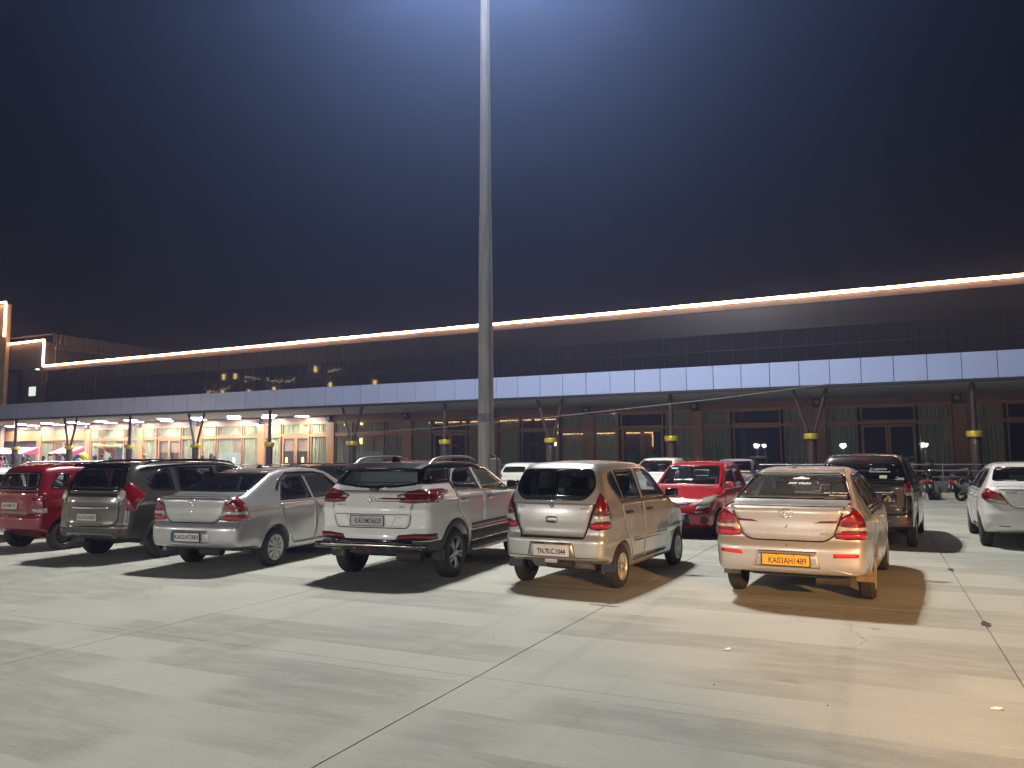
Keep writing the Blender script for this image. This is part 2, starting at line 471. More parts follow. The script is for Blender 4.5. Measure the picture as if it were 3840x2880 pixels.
# ---- canopy
canopy = empty('canopy', label='flat canopy with pale blue fascia panels along the hall front', cat='canopy')
FAS = M('fascia_panel_blue', (0.40, 0.49, 0.80), 0.34, metal=.2, var=.03, scale=1.0)
fp = MB().bevbox(-.597, .597, 0, .05, 4.64, 5.70, .004).mesh('fascia_panel')
x = 13.4 + .1
while x > -71:
    o = link('fascia_panel', fp, FAS, canopy); o.location = (x, YF, .0); o.rotation_euler = (random.gauss(0, .0015), 0, random.gauss(0, .002))
    x -= 1.22
TRIM = M('dark_trim', (0.03, 0.028, 0.028), .45)
MB().box(-72, XR, YF + .06, YU, 5.45, 5.62).box(-72, XR, YF + .06, YF + .3, 4.6, 5.45).build('roof_deck', M('deck', (.1, .1, .1), .8), canopy)
MB().box(-72, XR, YF - .01, YF + .2, 4.53, 4.62).box(-72, XR, YF + .052, YF + .058, 4.62, 5.69).build('fascia_trim', TRIM, canopy)
SOF = M('soffit_white', (0.42, 0.41, 0.38), .7, var=.06, scale=3)
sp = MB().bevbox(-.602, .602, -.99, .99, ZS, ZS + .03, .005).mesh('soffit_panel')
x = 13.5
while x > -71.5:
    for q in range(3):
        o = link('soffit_panel', sp, SOF, canopy); o.location = (x, YF + 1.25 + .12 + q * 2.0, 0)
    x -= 1.22
MB().box(-72, XR, YF + .2, YW, ZS + .05, ZS + .1).build('ceiling_backing', TRIM, canopy)

# ---- ceiling discs (lit at the left, dark at the right)
LAMPC = emitmat('ceiling_disc_lit', (1.0, 0.965, 0.91), 130.0)
ring = MB().lathe([(.50, ZS), (.50, ZS - .07), (.47, ZS - .08), (.46, ZS - .06), (.46, ZS)], n=28).mesh('rim')
disc = MB().lathe([(.46, ZS - .055), (.42, ZS - .075), (.0, ZS - .085)], n=28).mesh('diffuser')
rowA = [-65.1, -61.6, -58.3, -55.2, -52.1, -48.9, -45.5, -42.3, -38.9, -35.8]
rowB = [-66.2, -63.2, -60.0, -57.0, -53.8, -50.8, -47.7, -44.3, -41.0, -37.9, -34.9]
def disc_light(x, y, lab):
    e = empty('ceiling_light', (x, y, 0), label=lab, cat='ceiling light', group='round lit discs under the canopy')
    link('rim', ring, M('lamp_rim', (.7, .7, .7), .4), e); link('diffuser', disc, LAMPC, e)
for nm, row, y in (('front', rowA, 38.5), ('back', rowB, 40.6)):
    for i, x in enumerate(row):
        lab = 'round white disc light under canopy, number %d from the right in the %s row' % (len(row) - i, nm)
        ords = ['first', 'second', 'third', 'fourth', 'fifth', 'sixth', 'seventh', 'eighth', 'ninth', 'tenth', 'eleventh']
        disc_light(x, y, 'round white disc light under canopy, %s from the right in the %s row' % (ords[len(row) - 1 - i], nm))

# ---- columns: brown pipe, brass collar, alternately one stem or a forked pair above
BROWN = M('column_brown', (0.062, 0.036, 0.030), 0.38, var=.15, scale=3, coat=.2)
BRASS = M('brass_band', (0.85, 0.66, 0.06), 0.3, metal=.55, var=.08, scale=8)
cb = MB().lathe([(.205, .12), (.205, 2.36)], n=24).mesh('shaft')
cring = MB().lathe([(.0, 2.34), (.30, 2.34), (.31, 2.36), (.31, 2.56), (.30, 2.58), (0, 2.58)], n=28).mesh('collar')
st1 = MB().lathe([(.10, 2.55), (.10, 4.56)], n=16).mesh('stem')
arm = {s: MB().tube([(s * .10, 0, 2.5), (s * .70, 0, 4.56)], .078, 14).mesh('arm') for s in (-1, 1)}
orda = ['', 'rightmost', 'second from right', 'third from right', 'fourth from right', 'fifth from right', 'sixth from right', 'seventh from right', 'eighth from right', 'ninth from right', 'tenth from right', 'eleventh from right', 'twelfth from right']
for i, x in enumerate(colx):
    fork = i % 2 == 0
    if i == 0: continue
    e = empty('column', (x, 35.65, 0), label='brown %s canopy column with brass collar, %s' % ('forked' if fork else 'straight', orda[i]), cat='column', group='canopy columns')
    link('shaft', cb, BROWN, e); link('collar', cring, BRASS, e)
    if fork:
        for s in (-1, 1): link('arm', arm[s], BROWN, e)
    else: link('stem', st1, BROWN, e)

# ---- glazed bays between piers
GL = glassmat('hall_glass', (.86, .88, .86), .01, 1.52, .03)
CURT = M('curtain_cream', (0.60, 0.58, 0.40), 0.85, var=.18, scale=3, stretch=(6, 1, .3))
FILM = M('frosted_film', (0.62, 0.68, 0.70), 0.6, var=.06)
def curtain(x0, x1, z0, z1, parent, y=.22):
    n_ = max(6, int((x1 - x0) / .035)); vs_ = []; fs = []
    ph = random.random() * 6
    for k in range(n_ + 1):
        xx = x0 + (x1 - x0) * k / n_
        d = .035 * math.sin(xx * 38 + ph) + .02 * math.sin(xx * 17 + 2 * ph)
        vs_ += [(xx, y + d, z0), (xx, y + d, z1)]
    for k in range(n_): fs.append((2 * k, 2 * k + 2, 2 * k + 3, 2 * k + 1))
    return MB().add(vs_, fs, True).build('curtain', CURT, parent)
def film(x0, x1, parent, top=2.05):
    pts = [(x0, .2)]; n_ = max(4, int((x1 - x0) / .13))
    pts += [(x1, .2)]
    for k in range(n_ * 2 + 1):
        xx = x1 + (x0 - x1) * k / (2 * n_)
        pts.append((xx, top + (.06 if k % 2 else 0) - .0))
    b = MB(); 
    b.prism(pts, 'y', .085, .09)
    return b.build('frosted_film', FILM, parent)
def window(x0, x1, z0, z1, y=YW, curt=(0, 1), fl=False, name='window', lattice=None):
    """a framed light; curt = covered share of its width"""
    t = .07
    fr = MB().box(x0, x0 + t, 0, .12, z0, z1).box(x1 - t, x1, 0, .12, z0, z1).box(x0 + t, x1 - t, 0, .12, z0, z0 + t).box(x0 + t, x1 - t, 0, .12, z1 - t, z1).build(name, WOODD, hall)
    fr.location = (0, y - .17, 0)
    MB().box(x0 + t, x1 - t, .05, .058, z0 + t, z1 - t).build('pane', GL, fr)
    if curt:
        a, c = curt; w_ = x1 - x0
        curtain(x0 + t + a * (w_ - 2 * t), x0 + t + c * (w_ - 2 * t), z0 + t, z1 - t, fr, .105)
    if fl: film(x0 + t, x1 - t, fr)
    return fr
LILYG, LILYR = M('lily_green', (.04, .25, .08), .5), M('lily_red', (.42, .04, .05), .5)
def decal(fr, xc, z0, sc):
    for k, dx in enumerate((-.26, -.13, 0, .13, .26)):
        b = MB(); bend = dx * .9
        pts = [(xc + dx * .6, .02, z0), (xc + dx * .7, .02, z0 + .28 * sc), (xc + dx * .9 + bend * .12, .02, z0 + .5 * sc)]
        b.tube(pts, [.035 * sc, .04 * sc, .01], 6); b.build('leaf_decal', LILYG, fr)
    for k in range(5):
        a = R(30 + k * 30)
        MB().tube([(xc, .02, z0 + .58 * sc), (xc + math.cos(a) * .2 * sc, .02, z0 + .58 * sc + math.sin(a) * .17 * sc)], [.05 * sc, .01], 6).build('flower_decal', LILYR, fr)
def door_leaf(x0, x1, z1, side, lily=False):
    fr = MB().box(x0, x0 + .11, 0, .06, .16, z1).box(x1 - .11, x1, 0, .06, .16, z1).box(x0 + .11, x1 - .11, 0, .06, .16, .42).box(x0 + .11, x1 - .11, 0, .06, z1 - .12, z1).build('door', WOODD, hall)
    fr.location = (0, YW - .14, 0)
    MB().box(x0 + .11, x1 - .11, .025, .032, .42, z1 - .12).build('pane', GL, fr)
    hx = x1 - .055 if side > 0 else x0 + .055
    MB().tube([(hx, -.01, .9), (hx, -.07, .92), (hx, -.07, 1.75), (hx, -.01, 1.77)], .018, 8).build('handle', M('door_handle', (.08, .07, .06), .3, metal=.8), fr)
    if lily: decal(fr, (x0 + x1) / 2, 1.28, 1.25)
    return fr
ZT0, ZT1, ZFT = 3.14, 3.38, 4.0
SPK = M('speaker_black', (.03, .03, .035), .5)
for i, xp in enumerate(colx):
    MB().box(xp - .29, xp + .29, -.24, .0, .1, 4.02).build('pier', WOODD, hall).location = (0, YW, 0)
    if i < len(colx) - 1:
        xl, xr = colx[i + 1] + .30, xp - .30       # bay left of this pier
        door = (i % 2 == 1)
        lit = xp < -24
        cx = (xl + xr) / 2
        e1, e2 = xl + 1.42, xl + 3.95
        MB().box(xl, xr, -.16, -.01, ZT0, ZT1 - .12).build('transom', WOODD, hall).location = (0, YW, 0)
        MB().box(xl, xr, -.16, -.01, ZFT, 4.1).build('head_rail', WOODD, hall).location = (0, YW, 0)
        # outer lights
        window(xl + .02, e1, ZT1 - .12, ZFT); window(xl + .02, e1, .16, ZT0)
        window(e2 + .14, xr - .02, ZT1 - .12, ZFT, curt=(0, 1)); window(e2 + .14, xr - .02, .16, ZT0)
        cc = (0, .8) if lit else None
        window(e1 + .14, e2, ZT1 - .12, ZFT, curt=cc)
        if door:
            m_ = (e1 + .14 + e2) / 2
            door_leaf(e1 + .16, m_ - .01, ZT0 - .03, 1, abs(xp + 39.2) < 1 or abs(xp + 8.7) < 1); door_leaf(m_ + .01, e2 - .02, ZT0 - .03, -1, abs(xp + 8.7) < 1)
        else:
            window(e1 + .14, e2, .16, ZT0, curt=((0.0, .62) if lit else ((.7, 1) if i % 4 == 0 else None)), fl=lit)
    s_ = empty('wall_speaker', (xp - .1, YW - .30, 4.12), label='small dark speaker box on the wall beam above the %s pier' % (orda[i] if i else 'far right'), cat='speaker', group='speakers above the piers')
    MB().bevbox(-.19, .19, -.12, .1, 0, .34, .02).build('cabinet', SPK, s_)
    MB().lathe([(.0, -.125), (.10, -.125), (.11, -.13), (.12, -.122)], axis='y', n=16, at=(0, 0, .17)).build('cone', M('cone_grey', (.25, .25, .25), .5), s_)
MB().box(XL, XR, YW - .18, YW, 4.1, ZS).build('beam', STONE, hall)
# lining seen through the glass
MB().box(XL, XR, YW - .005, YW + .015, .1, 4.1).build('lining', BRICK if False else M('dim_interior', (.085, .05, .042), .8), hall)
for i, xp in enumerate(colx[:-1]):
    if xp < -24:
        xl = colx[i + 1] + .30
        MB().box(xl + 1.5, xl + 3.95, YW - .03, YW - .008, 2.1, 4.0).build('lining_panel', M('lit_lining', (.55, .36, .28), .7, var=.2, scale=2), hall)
# shop front at far left end: timber board band
MB().box(-63.2, -57.9, YW - .25, YW - .17, 3.2, 4.05).build('board', M('board_oak', (.42, .22, .08), .5, var=.25, scale=2, stretch=(.5, 1, 6)), hall)
MB().box(XL, -64, YW - .25, YW - .17, 3.2, 4.05).build('board', _mats['board_oak'], hall)

# ---- kerb, planter bushes, railing
KERB = M('kerb_stone', (.50, .49, .42), .8, var=.12, scale=4)
kb = empty('kerb', kind='structure')
ks = MB().bevbox(-.6, .6, 0, .14, 0, .2, .015).mesh('kerb_stone')
for i in range(72):
    o = link('kerb_stone', ks, KERB, kb); o.location = (13 - i * 1.21, 33.42, 0)
tag(MB().box(-75, 16, 33.56, 33.86, -.1, .12).build('planting_bed', M('soil', (.06, .05, .035), .95, var=.2, scale=8)), kind='structure')
RM = M('rail_steel', (.42, .42, .42), .3, metal=.8)
rail = empty('railing', label='three pipe steel railing along the canopy edge', cat='railing')
for z in (.78, 1.02, 1.26): MB().tube([(-64, 34.25, z), (15, 34.25, z)], .022 if z < 1.2 else .028, 8).build('rail', RM, rail)
po = MB().tube([(0, 0, .1), (0, 0, 1.26)], .025, 8).mesh('post')
for i in range(39): link('post', po, RM, rail).location = (14.5 - i * 2.05, 34.25, 0)
MB().box(-64, 15, 34.18, 34.32, .12, .62).build('plinth', M('plinth', (.13, .13, .125), .8), rail)
LEAF = [M('shrub_leaf_yellow', (.19, .17, .045), .6, var=.4, scale=12), M('shrub_leaf_green', (.06, .09, .03), .6, var=.4, scale=12)]
def shrub(x, y, h, rad, lab, mi=0):
    e = empty('shrub', (x, y, .1), label=lab, cat='shrub', group='low shrubs behind the kerb')
    rr = random.Random(int(x * 100))
    MB().tube([(0, 0, 0), (.02, 0, h * .5), (.0, .02, h * .8)], [.02, .015, .006], 6).tube([(0, 0, .05), (-.12, .03, h * .7)], [.012, .005], 5).tube([(0, 0, .05), (.14, -.03, h * .65)], [.012, .005], 5).build('stem', M('stem', (.08, .06, .03), .8), e)
    b = MB()
    for k in range(170):
        while True:
            p = Vector((rr.uniform(-1, 1), rr.uniform(-1, 1), rr.uniform(-1, 1)))
            if p.length < 1: break
        wob = 1 + .35 * math.sin(p.x * 5 + x) 
        c = Vector((p.x * rad * wob, p.y * .16, h * .55 + p.z * h * .42 * wob))
        d = Vector((rr.gauss(0, 1), rr.gauss(0, 1), rr.gauss(.4, 1))).normalized(); sd = d.cross(Vector((rr.gauss(0, 1), rr.gauss(0, 1), 1))).normalized()
        L_, W_ = rr.uniform(.05, .1), .02
        b.add([c, c + d * L_ * .5 + sd * W_, c + d * L_, c + d * L_ * .5 - sd * W_], [(0, 1, 2, 3)])
    b.build('foliage', LEAF[mi], e)
shl = ['behind the kerb left of the parked scooter', 'behind the kerb between the scooter and the motorcycle']
shrub(.75, 33.72, .42, .5, 'yellow green low bush ' + shl[0], 0); shrub(2.25, 33.72, .36, .5, 'yellow green low bush ' + shl[1], 0)
for i, x in enumerate((4.6, -1.0)): shrub(x, 33.72, .3, .4, ['small green bush behind kerb beyond the white sedan', 'small green bush behind kerb beyond the taxi'][i], 1)

# ---- high mast pole with its lamp ring
MET = M('galvanised', (.27, .265, .25), .6, metal=.2, var=.28, scale=2.2, stretch=(3, 3, .35))
mast = empty('light_mast', (MAST_XY[0], MAST_XY[1], 0), label='tall grey tapered floodlight mast standing behind the front row', cat='light mast')
def pole_seg(z0, z1, r0, r1, nm):
    b = MB(); n_ = 16
    b.lathe([(r0, z0), (r1, z1)], n=n_, smooth=False)
    return b.build(nm, MET, mast)
pole_seg(.03, 8.5, .236, .182, 'lower_pole'); pole_seg(8.36, 15.5, .170, .122, 'upper_pole'); pole_seg(15.4, MAST_TOP, .118, .085, 'top_pole')
MB().lathe([(.184, 8.40), (.186, 8.41), (.186, 8.49), (.182, 8.50)], n=16, smooth=False).build('joint_collar', MET, mast)
MB().bevbox(-.09, .09, -.242, -.20, .55, 1.15, .012).build('access_door', M('door_plate', (.20, .20, .19), .5), mast)
MB().lathe([(.2255, 2.62), (.2245, 2.86)], n=16, smooth=False).build('paint_band', M('band_dark', (.15, .15, .155), .6, var=.4, scale=6), mast)
MB().tube([(.20, -.10, 1.6), (.205, -.10, 3.2), (.19, -.09, 6.0), (.168, -.08, 9.0), (.12, -.06, 15)], .012, 6).build('conduit', M('conduit_grey', (.12, .12, .12), .5), mast)
MB().lathe([(.0, .0), (.42, .0), (.42, .03), (.26, .035)], n=24).build('base_plate', MET, mast)
MB().bevbox(.20, .40, -.2, .12, .5, 1.62, .04).build('control_box', M('box_grey', (.12, .12, .125), .45), mast)
MB().tube([(.36, -.12, .5), (.42, -.12, 1.3), (.40, -.12, 1.6), (.3, -.12, 1.7), (.2, -.12, 1.68)], .02, 8).build('cable', TRIM, mast)
MB().lathe([(.75, MAST_TOP - .55), (.83, MAST_TOP - .55), (.83, MAST_TOP - .45), (.75, MAST_TOP - .45)], n=32, close=True).build('carriage_ring', MET, mast)
spk_ = MB()
for k in range(4):
    a = math.pi / 2 * k
    spk_.tube([(0, 0, MAST_TOP - .5), (.8 * math.cos(a), .8 * math.sin(a), MAST_TOP - .5)], .03, 6)
spk_.build('ring_spokes', MET, mast)
hd = MB().bevbox(-.2, .2, -.16, .16, -.12, .1, .03).mesh('floodlight')
ln = MB().box(-.17, .17, -.13, .13, -.128, -.122).mesh('lens')
for k in range(8):
    a = math.pi / 4 * k + .2
    h_ = link('floodlight', hd, M('lamp_body', (.1, .1, .1), .4), mast)
    h_.location = (1.02 * math.cos(a), 1.02 * math.sin(a), MAST_TOP - .5); h_.rotation_euler = (0, R(-46), a)
    link('lens', ln, emitmat('mast_lens', (.85, .93, 1), 30), h_)
    ld = bpy.data.lights.new('mast_lamp', 'SPOT'); ld.energy = MAST_WATT; ld.color = (1.0, .975, .925)
    ld.spot_size = R(150); ld.spot_blend = .9; ld.shadow_soft_size = .14
    lo = bpy.data.objects.new('lamp', ld); COL.objects.link(lo); lo.parent = h_; lo.location = (0, 0, -.2)

# ---- lamps on the camera's side of the lot: low street lamps and a sodium flood
def street_lamp(x, y, h, rz, lab, watt, col, em):
    e = empty('street_lamp', (x, y, -.2), rz, label=lab, cat='street lamp', group='street lamps behind the camera')
    MB().tube([(0, 0, 0), (0, 0, h - .2), (0, .15, h), (0, .7, h + .1)], [.06, .045, .04, .035], 10).build('post', MET, e)
    hd_ = MB().bevbox(-.14, .14, .65, 1.15, h + .02, h + .14, .03).build('lamp_head', M('lamp_body', (.1, .1, .1), .4), e)
    MB().box(-.11, .11, .7, 1.1, h + .006, h + .014).build('lens', emitmat(em[0], em[1], em[2]), hd_)
    ld = bpy.data.lights.new('street', 'POINT'); ld.energy = watt; ld.color = col; ld.shadow_soft_size = .25
    lo = bpy.data.objects.new('lamp', ld); COL.objects.link(lo); lo.parent = e; lo.location = (0, .95, h - .12)
    return e
COOLW = ('street_lens', (1, .96, .88), 30)
for (x, y, h, lab, w_) in [(-12.4, -8, 3.05, 'tall pair, left post', 1.6), (-11.6, -8.1, 3.05, 'tall pair, right post', 0), (-3.45, -7.6, 2.95, 'single post behind the taxi line', 1.35), (4.0, -8, 2.95, 'right pair, left post', .5), (4.35, -8.2, 2.95, 'right pair, right post', 0), (-22.0, -7.4, 3.9, 'post facing the silver sedan', 1), (-36.5, -7, 3.5, 'post far along to the left', .8), (-36, -29, 8.7, 'tall post across the road', .6)]:
    street_lamp(x, y, h, 0, 'slim street lamp behind the viewer, ' + lab, STREET_WATT * max(w_, .05), (1, .965, .91), COOLW)
sod = empty('sodium_flood', (8.6, -4.6, -.05), label='orange sodium floodlight on short post right of the viewer', cat='floodlight')
MB().tube([(0, 0, 0), (0, 0, 4.2)], [.07, .05], 10).build('post', MET, sod)
MB().bevbox(-.25, .25, -.12, .12, 4.1, 4.45, .03).build('lamp_head', M('lamp_body', (.1, .1, .1), .4), sod)
ld = bpy.data.lights.new('sodium', 'SPOT'); ld.energy = SODIUM_WATT; ld.color = (1.0, .50, .17); ld.shadow_soft_size = .2
ld.spot_size = R(28); ld.spot_blend = .8
lo = bpy.data.objects.new('lamp', ld); COL.objects.link(lo); lo.parent = sod; lo.location = (-.15, .2, 4.25)
lo.rotation_euler = (Vector((1.35, 7.0, .1)) - Vector((8.45, -4.4, 4.2))).to_track_quat('-Z', 'Y').to_euler()

# ---- what the glass and paint mirror: an apartment block at the left and a lit gate building behind the viewer
apt = empty('apartment_block', (0, 0, -.2), label='tall dark apartment block with scattered lit windows, mirrored in the hall wall', cat='building')
AX0, AX1, AY = -112, -72, -20
MB().box(AX0, AX1, AY - 14, AY, 0, 27).build('wall', M('apt_wall', (.30, .22, .16), .8), apt)
fl_ = MB().box(AX0 - .5, AX1 + .5, AY - .05, AY + 1.3, 0, .22).mesh('floor_slab')
for k in range(1, 9): link('floor_slab', fl_, M('apt_slab', (.45, .38, .3), .8), apt).location = (0, 0, k * 3.05)
rr = random.Random(4)
wpm = MB().box(-.26, .26, 0, .06, 0, .95).mesh('window')
wpd = MB().box(-.6, .6, 0, .06, -.2, 1.5).mesh('window')
for k in range(8):
    for i in range(13):
        on = rr.random() < .24
        o = link('window', wpm if on else wpd, emitmat('apt_lit', (1, .66, .22), 26) if on else M('apt_dark', (.02, .02, .025), .1), apt)
        o.location = (AX0 + 2.2 + i * 3.05 + rr.uniform(-.3, .3), AY + .01, k * 3.05 + 1.0)
street_lamp(-88, -8, 7, 180, 'street lamp at the foot of the apartment block', 9000, (1, .8, .55), COOLW)  # invented lamp post, put in only to brighten the mirrored block
for (xa, xb, za, sg_) in ((-110, -103.5, 14.6, .5), (-101, -96.5, 15.3, -.5), (-95.5, -89, 15.6, .7), (-82, -78.5, 16.2, -.4)):
    MB().tube([(xa + (xb - xa) * k / 10, AY + 1.4, za - sg_ * math.sin(math.pi * k / 10) + .15 * math.sin(k * 2.1)) for k in range(11)], .03, 6).build('festoon', emitmat('festoon', (1, .78, .42), 22), apt)
gate = empty('gate_building', (0, 0, -.2), label='gate building with warm light strips outlining its stepped roof, behind the viewer', cat='building')
MB().box(-76, -48, -46, -36, 0, 8).box(-48, -32, -46, -36, 0, 5.5).box(-88, -76, -46, -36, 0, 11).build('wall', M('gate_wall', (.35, .26, .18), .8), gate)
WS = emitmat('gate_led', (1, .55, .22), 14)
for a, b in (((-88, 11), (-76, 11)), ((-76, 11), (-76, 8)), ((-76, 8), (-48, 8)), ((-48, 8), (-48, 5.5)), ((-48, 5.5), (-32, 5.5)), ((-32, 5.5), (-32, 2.8))):
    MB().tube([(a[0], -35.8, a[1]), (b[0], -35.8, b[1])], .09, 6).build('led_tube', WS, gate)

# ---- hanging wire crossing behind the mast
w_ = [(-26, 33.0, 2.9), (-20, 33, 3.1), (-14, 33, 3.45), (-6, 33, 4.05), (-1.5, 34, 4.58)]
tag(MB().tube(w_, .012, 6).build('wire', M('wire_grey', (.3, .3, .3), .5)), 'thin sagging wire strung below the canopy behind the mast', 'wire')
tag(MB().tube([(-38.9, 35.65, 3.2), (-38.0, 35.4, 2.4), (-37.1, 35.1, 1.5)], .01, 6).build('guy_wire', _mats['wire_grey']), 'thin slack wire hanging from forked column in the lit bays', 'wire')

# ================================================================== CAR LIBRARY
# A car body is the rounded intersection of side, top, rear, front and floor surfaces; every panel, pane and lamp is a patch lifted off it.
def _table(pts, lo, hi, sig, n=700):
    pts = sorted(pts); xs = np.linspace(lo, hi, n)
    ys = np.interp(xs, [p[0] for p in pts], [p[1] for p in pts])
    st = xs[1] - xs[0]; m = max(1, int(3 * sig / st)); k = np.exp(-.5 * ((np.arange(-m, m + 1) * st) / sig) ** 2); k /= k.sum()
    yp = np.concatenate([2 * ys[0] - ys[m:0:-1], ys, 2 * ys[-1] - ys[-2:-m - 2:-1]])
    return xs, np.convolve(yp, k, 'valid')
def smax(a, b, k):
    h = np.maximum(k - np.abs(a - b), 0) / k
    return np.maximum(a, b) + h * h * k * .25

class Car:
    def __init__(s, w, wb, ro, fo, tyre, top, rear, front, side, plan, bot, crown=.05, kr=.10, kf=.16, pr=3.0, krear=.12, ktop=.09, kfront=.14, arch=.06, flare=.012, tyre_w=.18, track=None, sig=.035, belt=.95, gh_plan=None, creases=(), kbot=.05):
        s.w, s.wb, s.ro, s.fo, s.tr, s.tw = w, wb, ro, fo, tyre, tyre_w
        s.track = track or (2 * w - tyre_w - .06)
        s.T = _table(top, -1.6, 4.6, sig); s.Rr = _table(rear, 0, 2.0, .02); s.Ff = _table(front, 0, 2.0, .03)
        s.G = _table(side, 0, 2.0, .02); s.P = _table(plan, -1.6, 4.6, .10); s.B = _table(bot, -1.6, 4.6, .04)
        s.GP = _table(gh_plan, -1.6, 4.6, .08) if gh_plan else None
        s.crown, s.kr, s.kf, s.pr = crown, kr, kf, pr
        s.krear, s.ktop, s.kfront, s.kbot = krear, ktop, kfront, kbot
        s.archr = tyre + arch; s.flare = flare; s.belt = belt; s.creases = creases
        s.dT = np.gradient(s.T[1], s.T[0])
        s.y0, s.y1 = -ro - .15, wb + fo + .15
        s.H = max(t[1] for t in top)
    def f(s, P, t=0.0):
        x, y, z = np.abs(P[:, 0]), P[:, 1], P[:, 2]
        S = s.w * np.interp(z, *s.G) * np.interp(y, *s.P)
        if s.GP is not None:
            S = S * (1 + np.clip((z - s.belt) / .45, 0, 1) * (np.interp(y, *s.GP) - 1))
        for yc in (0, s.wb):
            d = np.hypot(y - yc, z - s.tr)
            S = S + s.flare * np.exp(-((d - s.archr) / .05) ** 2) * (z < s.tr + s.archr + .15)
        for (kind, a, b_, c_) in s.creases:      # ('s', z, depth, width): character line along the side
            if kind == 's': S = S + b_ * np.exp(-((z - a) / c_) ** 2)
        T = np.interp(y, *s.T) - s.crown * (x / s.w) ** 2
        dt = np.interp(y, s.T[0], s.dT)
        Rv = np.interp(z, *s.Rr) + s.kr * (x / s.w) ** s.pr
        for (kind, a, b_, c_) in s.creases:
            if kind == 'r': Rv = Rv - b_ * np.exp(-((z - a) / c_) ** 2)
        F = np.interp(z, *s.Ff) - s.kf * (x / s.w) ** 2.6
        f = smax(x - S, (z - T) / np.sqrt(1 + dt * dt), s.ktop)
        f = smax(f, Rv - y, s.krear)
        f = smax(f, y - F, s.kfront)
        f = smax(f, np.interp(y, *s.B) - z, s.kbot)
        return f + t
    def grad(s, P, fn=None):
        fn = fn or s.f; e = 2e-3; g = np.zeros_like(P)
        for i in range(3):
            d = np.zeros(3); d[i] = e
            g[:, i] = fn(P + d) - fn(P - d)
        return g / np.maximum(np.linalg.norm(g, axis=1, keepdims=True), 1e-9)
    def root(s, A, B, fn=None, n=20):
        """A inside, B outside"""
        fn = fn or s.f; lo = np.zeros(len(A)); hi = np.ones(len(A))
        for _ in range(n):
            m = (lo + hi) / 2; ins = fn(A + (B - A) * m[:, None]) < 0
            lo = np.where(ins, m, lo); hi = np.where(ins, hi, m)
        return A + (B - A) * ((lo + hi) / 2)[:, None]
    def hit(s, O, D, fn=None, span=5.0, n=130):
        """first crossing of rays from outside"""
        fn = fn or s.f; D = np.asarray(D, float); ts = np.linspace(0, span, n)
        best = np.full(len(O), np.nan); prev = fn(O); bestf = prev.copy(); tb = np.zeros(len(O))
        for i in range(1, n):
            cur = fn(O + D * ts[i])
            c = np.isnan(best) & (prev > 0) & (cur <= 0); best[c] = ts[i]
            cl = cur < bestf; bestf[cl] = cur[cl]; tb[cl] = ts[i]; prev = cur
        miss = np.isnan(best); best[miss] = tb[miss]
        a = O + D * best[:, None]; b = O + D * (best - ts[1])[:, None]
        out = s.root(a, b, fn); out[miss] = a[miss]
        return out
    def shell(s, nx, ny, nz, fn=None, c=None):
        """closed quad mesh of the solid: rays from an inner box to an outer box"""
        zc = .46 * s.H if c is None else c[2]; yc = (s.y0 + s.y1) / 2 if c is None else c[1]
        hx, hy, hz = s.w + .2, (s.y1 - s.y0) / 2 + .2, s.H
        idx = {}; V = []; Fc = []
        def vid(i, j, k):
            key = (i, j, k)
            if key not in idx: idx[key] = len(V); V.append(key)
            return idx[key]
        for i in range(nx):
            for j in range(ny):
                Fc.append((vid(i, j, nz), vid(i + 1, j, nz), vid(i + 1, j + 1, nz), vid(i, j + 1, nz)))
                Fc.append((vid(i, j, 0), vid(i, j + 1, 0), vid(i + 1, j + 1, 0), vid(i + 1, j, 0)))
        for j in range(ny):
            for k in range(nz):
                Fc.append((vid(nx, j, k), vid(nx, j + 1, k), vid(nx, j + 1, k + 1), vid(nx, j, k + 1)))
                Fc.append((vid(0, j, k), vid(0, j, k + 1), vid(0, j + 1, k + 1), vid(0, j + 1, k)))
        for i in range(nx):
            for k in range(nz):
                Fc.append((vid(i, 0, k), vid(i + 1, 0, k), vid(i + 1, 0, k + 1), vid(i, 0, k + 1)))
                Fc.append((vid(i, ny, k), vid(i, ny, k + 1), vid(i + 1, ny, k + 1), vid(i + 1, ny, k)))
        A = np.array(V, float); U = A / np.array([nx, ny, nz]) * 2 - 1
        ux = U[:, 0]; uz = U[:, 2]; uy = U[:, 1]
        out = np.stack([ux * hx, yc + uy * hy, np.where(uz < 0, zc + uz * zc, zc + uz * (hz - zc) * 1.15)], 1)
        inn = np.stack([ux * s.w * .45, yc + uy * hy * .72, zc + uz * .08], 1)
        fn = fn or s.f
        return s.root(inn, out, fn), Fc
    # ---- frames: plan coordinates (a, z) and ray direction
    def proj(s, pts, frame, fn=None):
        pts = np.asarray(pts, float)
        a, b = pts[:, 0], pts[:, 1]
        if frame == 'rear': O = np.stack([a, np.full_like(a, -2.2), b], 1); D = (0, 1, 0)
        elif frame == 'front': O = np.stack([a, np.full_like(a, s.wb + 2.2), b], 1); D = (0, -1, 0)
        elif frame == 'top': O = np.stack([a, b, np.full_like(a, 2.4)], 1); D = (0, 0, -1)
        elif frame in ('right', 'left'):
            sg = 1 if frame == 'right' else -1
            O = np.stack([np.full_like(a, sg * 1.9), a, b], 1); D = (-sg, 0, 0)
        else:                                   # ('corner', side, angle): looking at a rear/front corner
            _, sg, ang = frame; c_, s_ = math.cos(ang), math.sin(ang)
            A_ = np.array([sg * c_, s_, 0]); D = np.array([-sg * s_, c_, 0])
            O = np.outer(a, A_) + np.outer(b, [0, 0, 1]) - D * 3.0
            return s.hit(O, D, fn, span=4.6)
        return s.hit(O, D, fn, span=3.4)
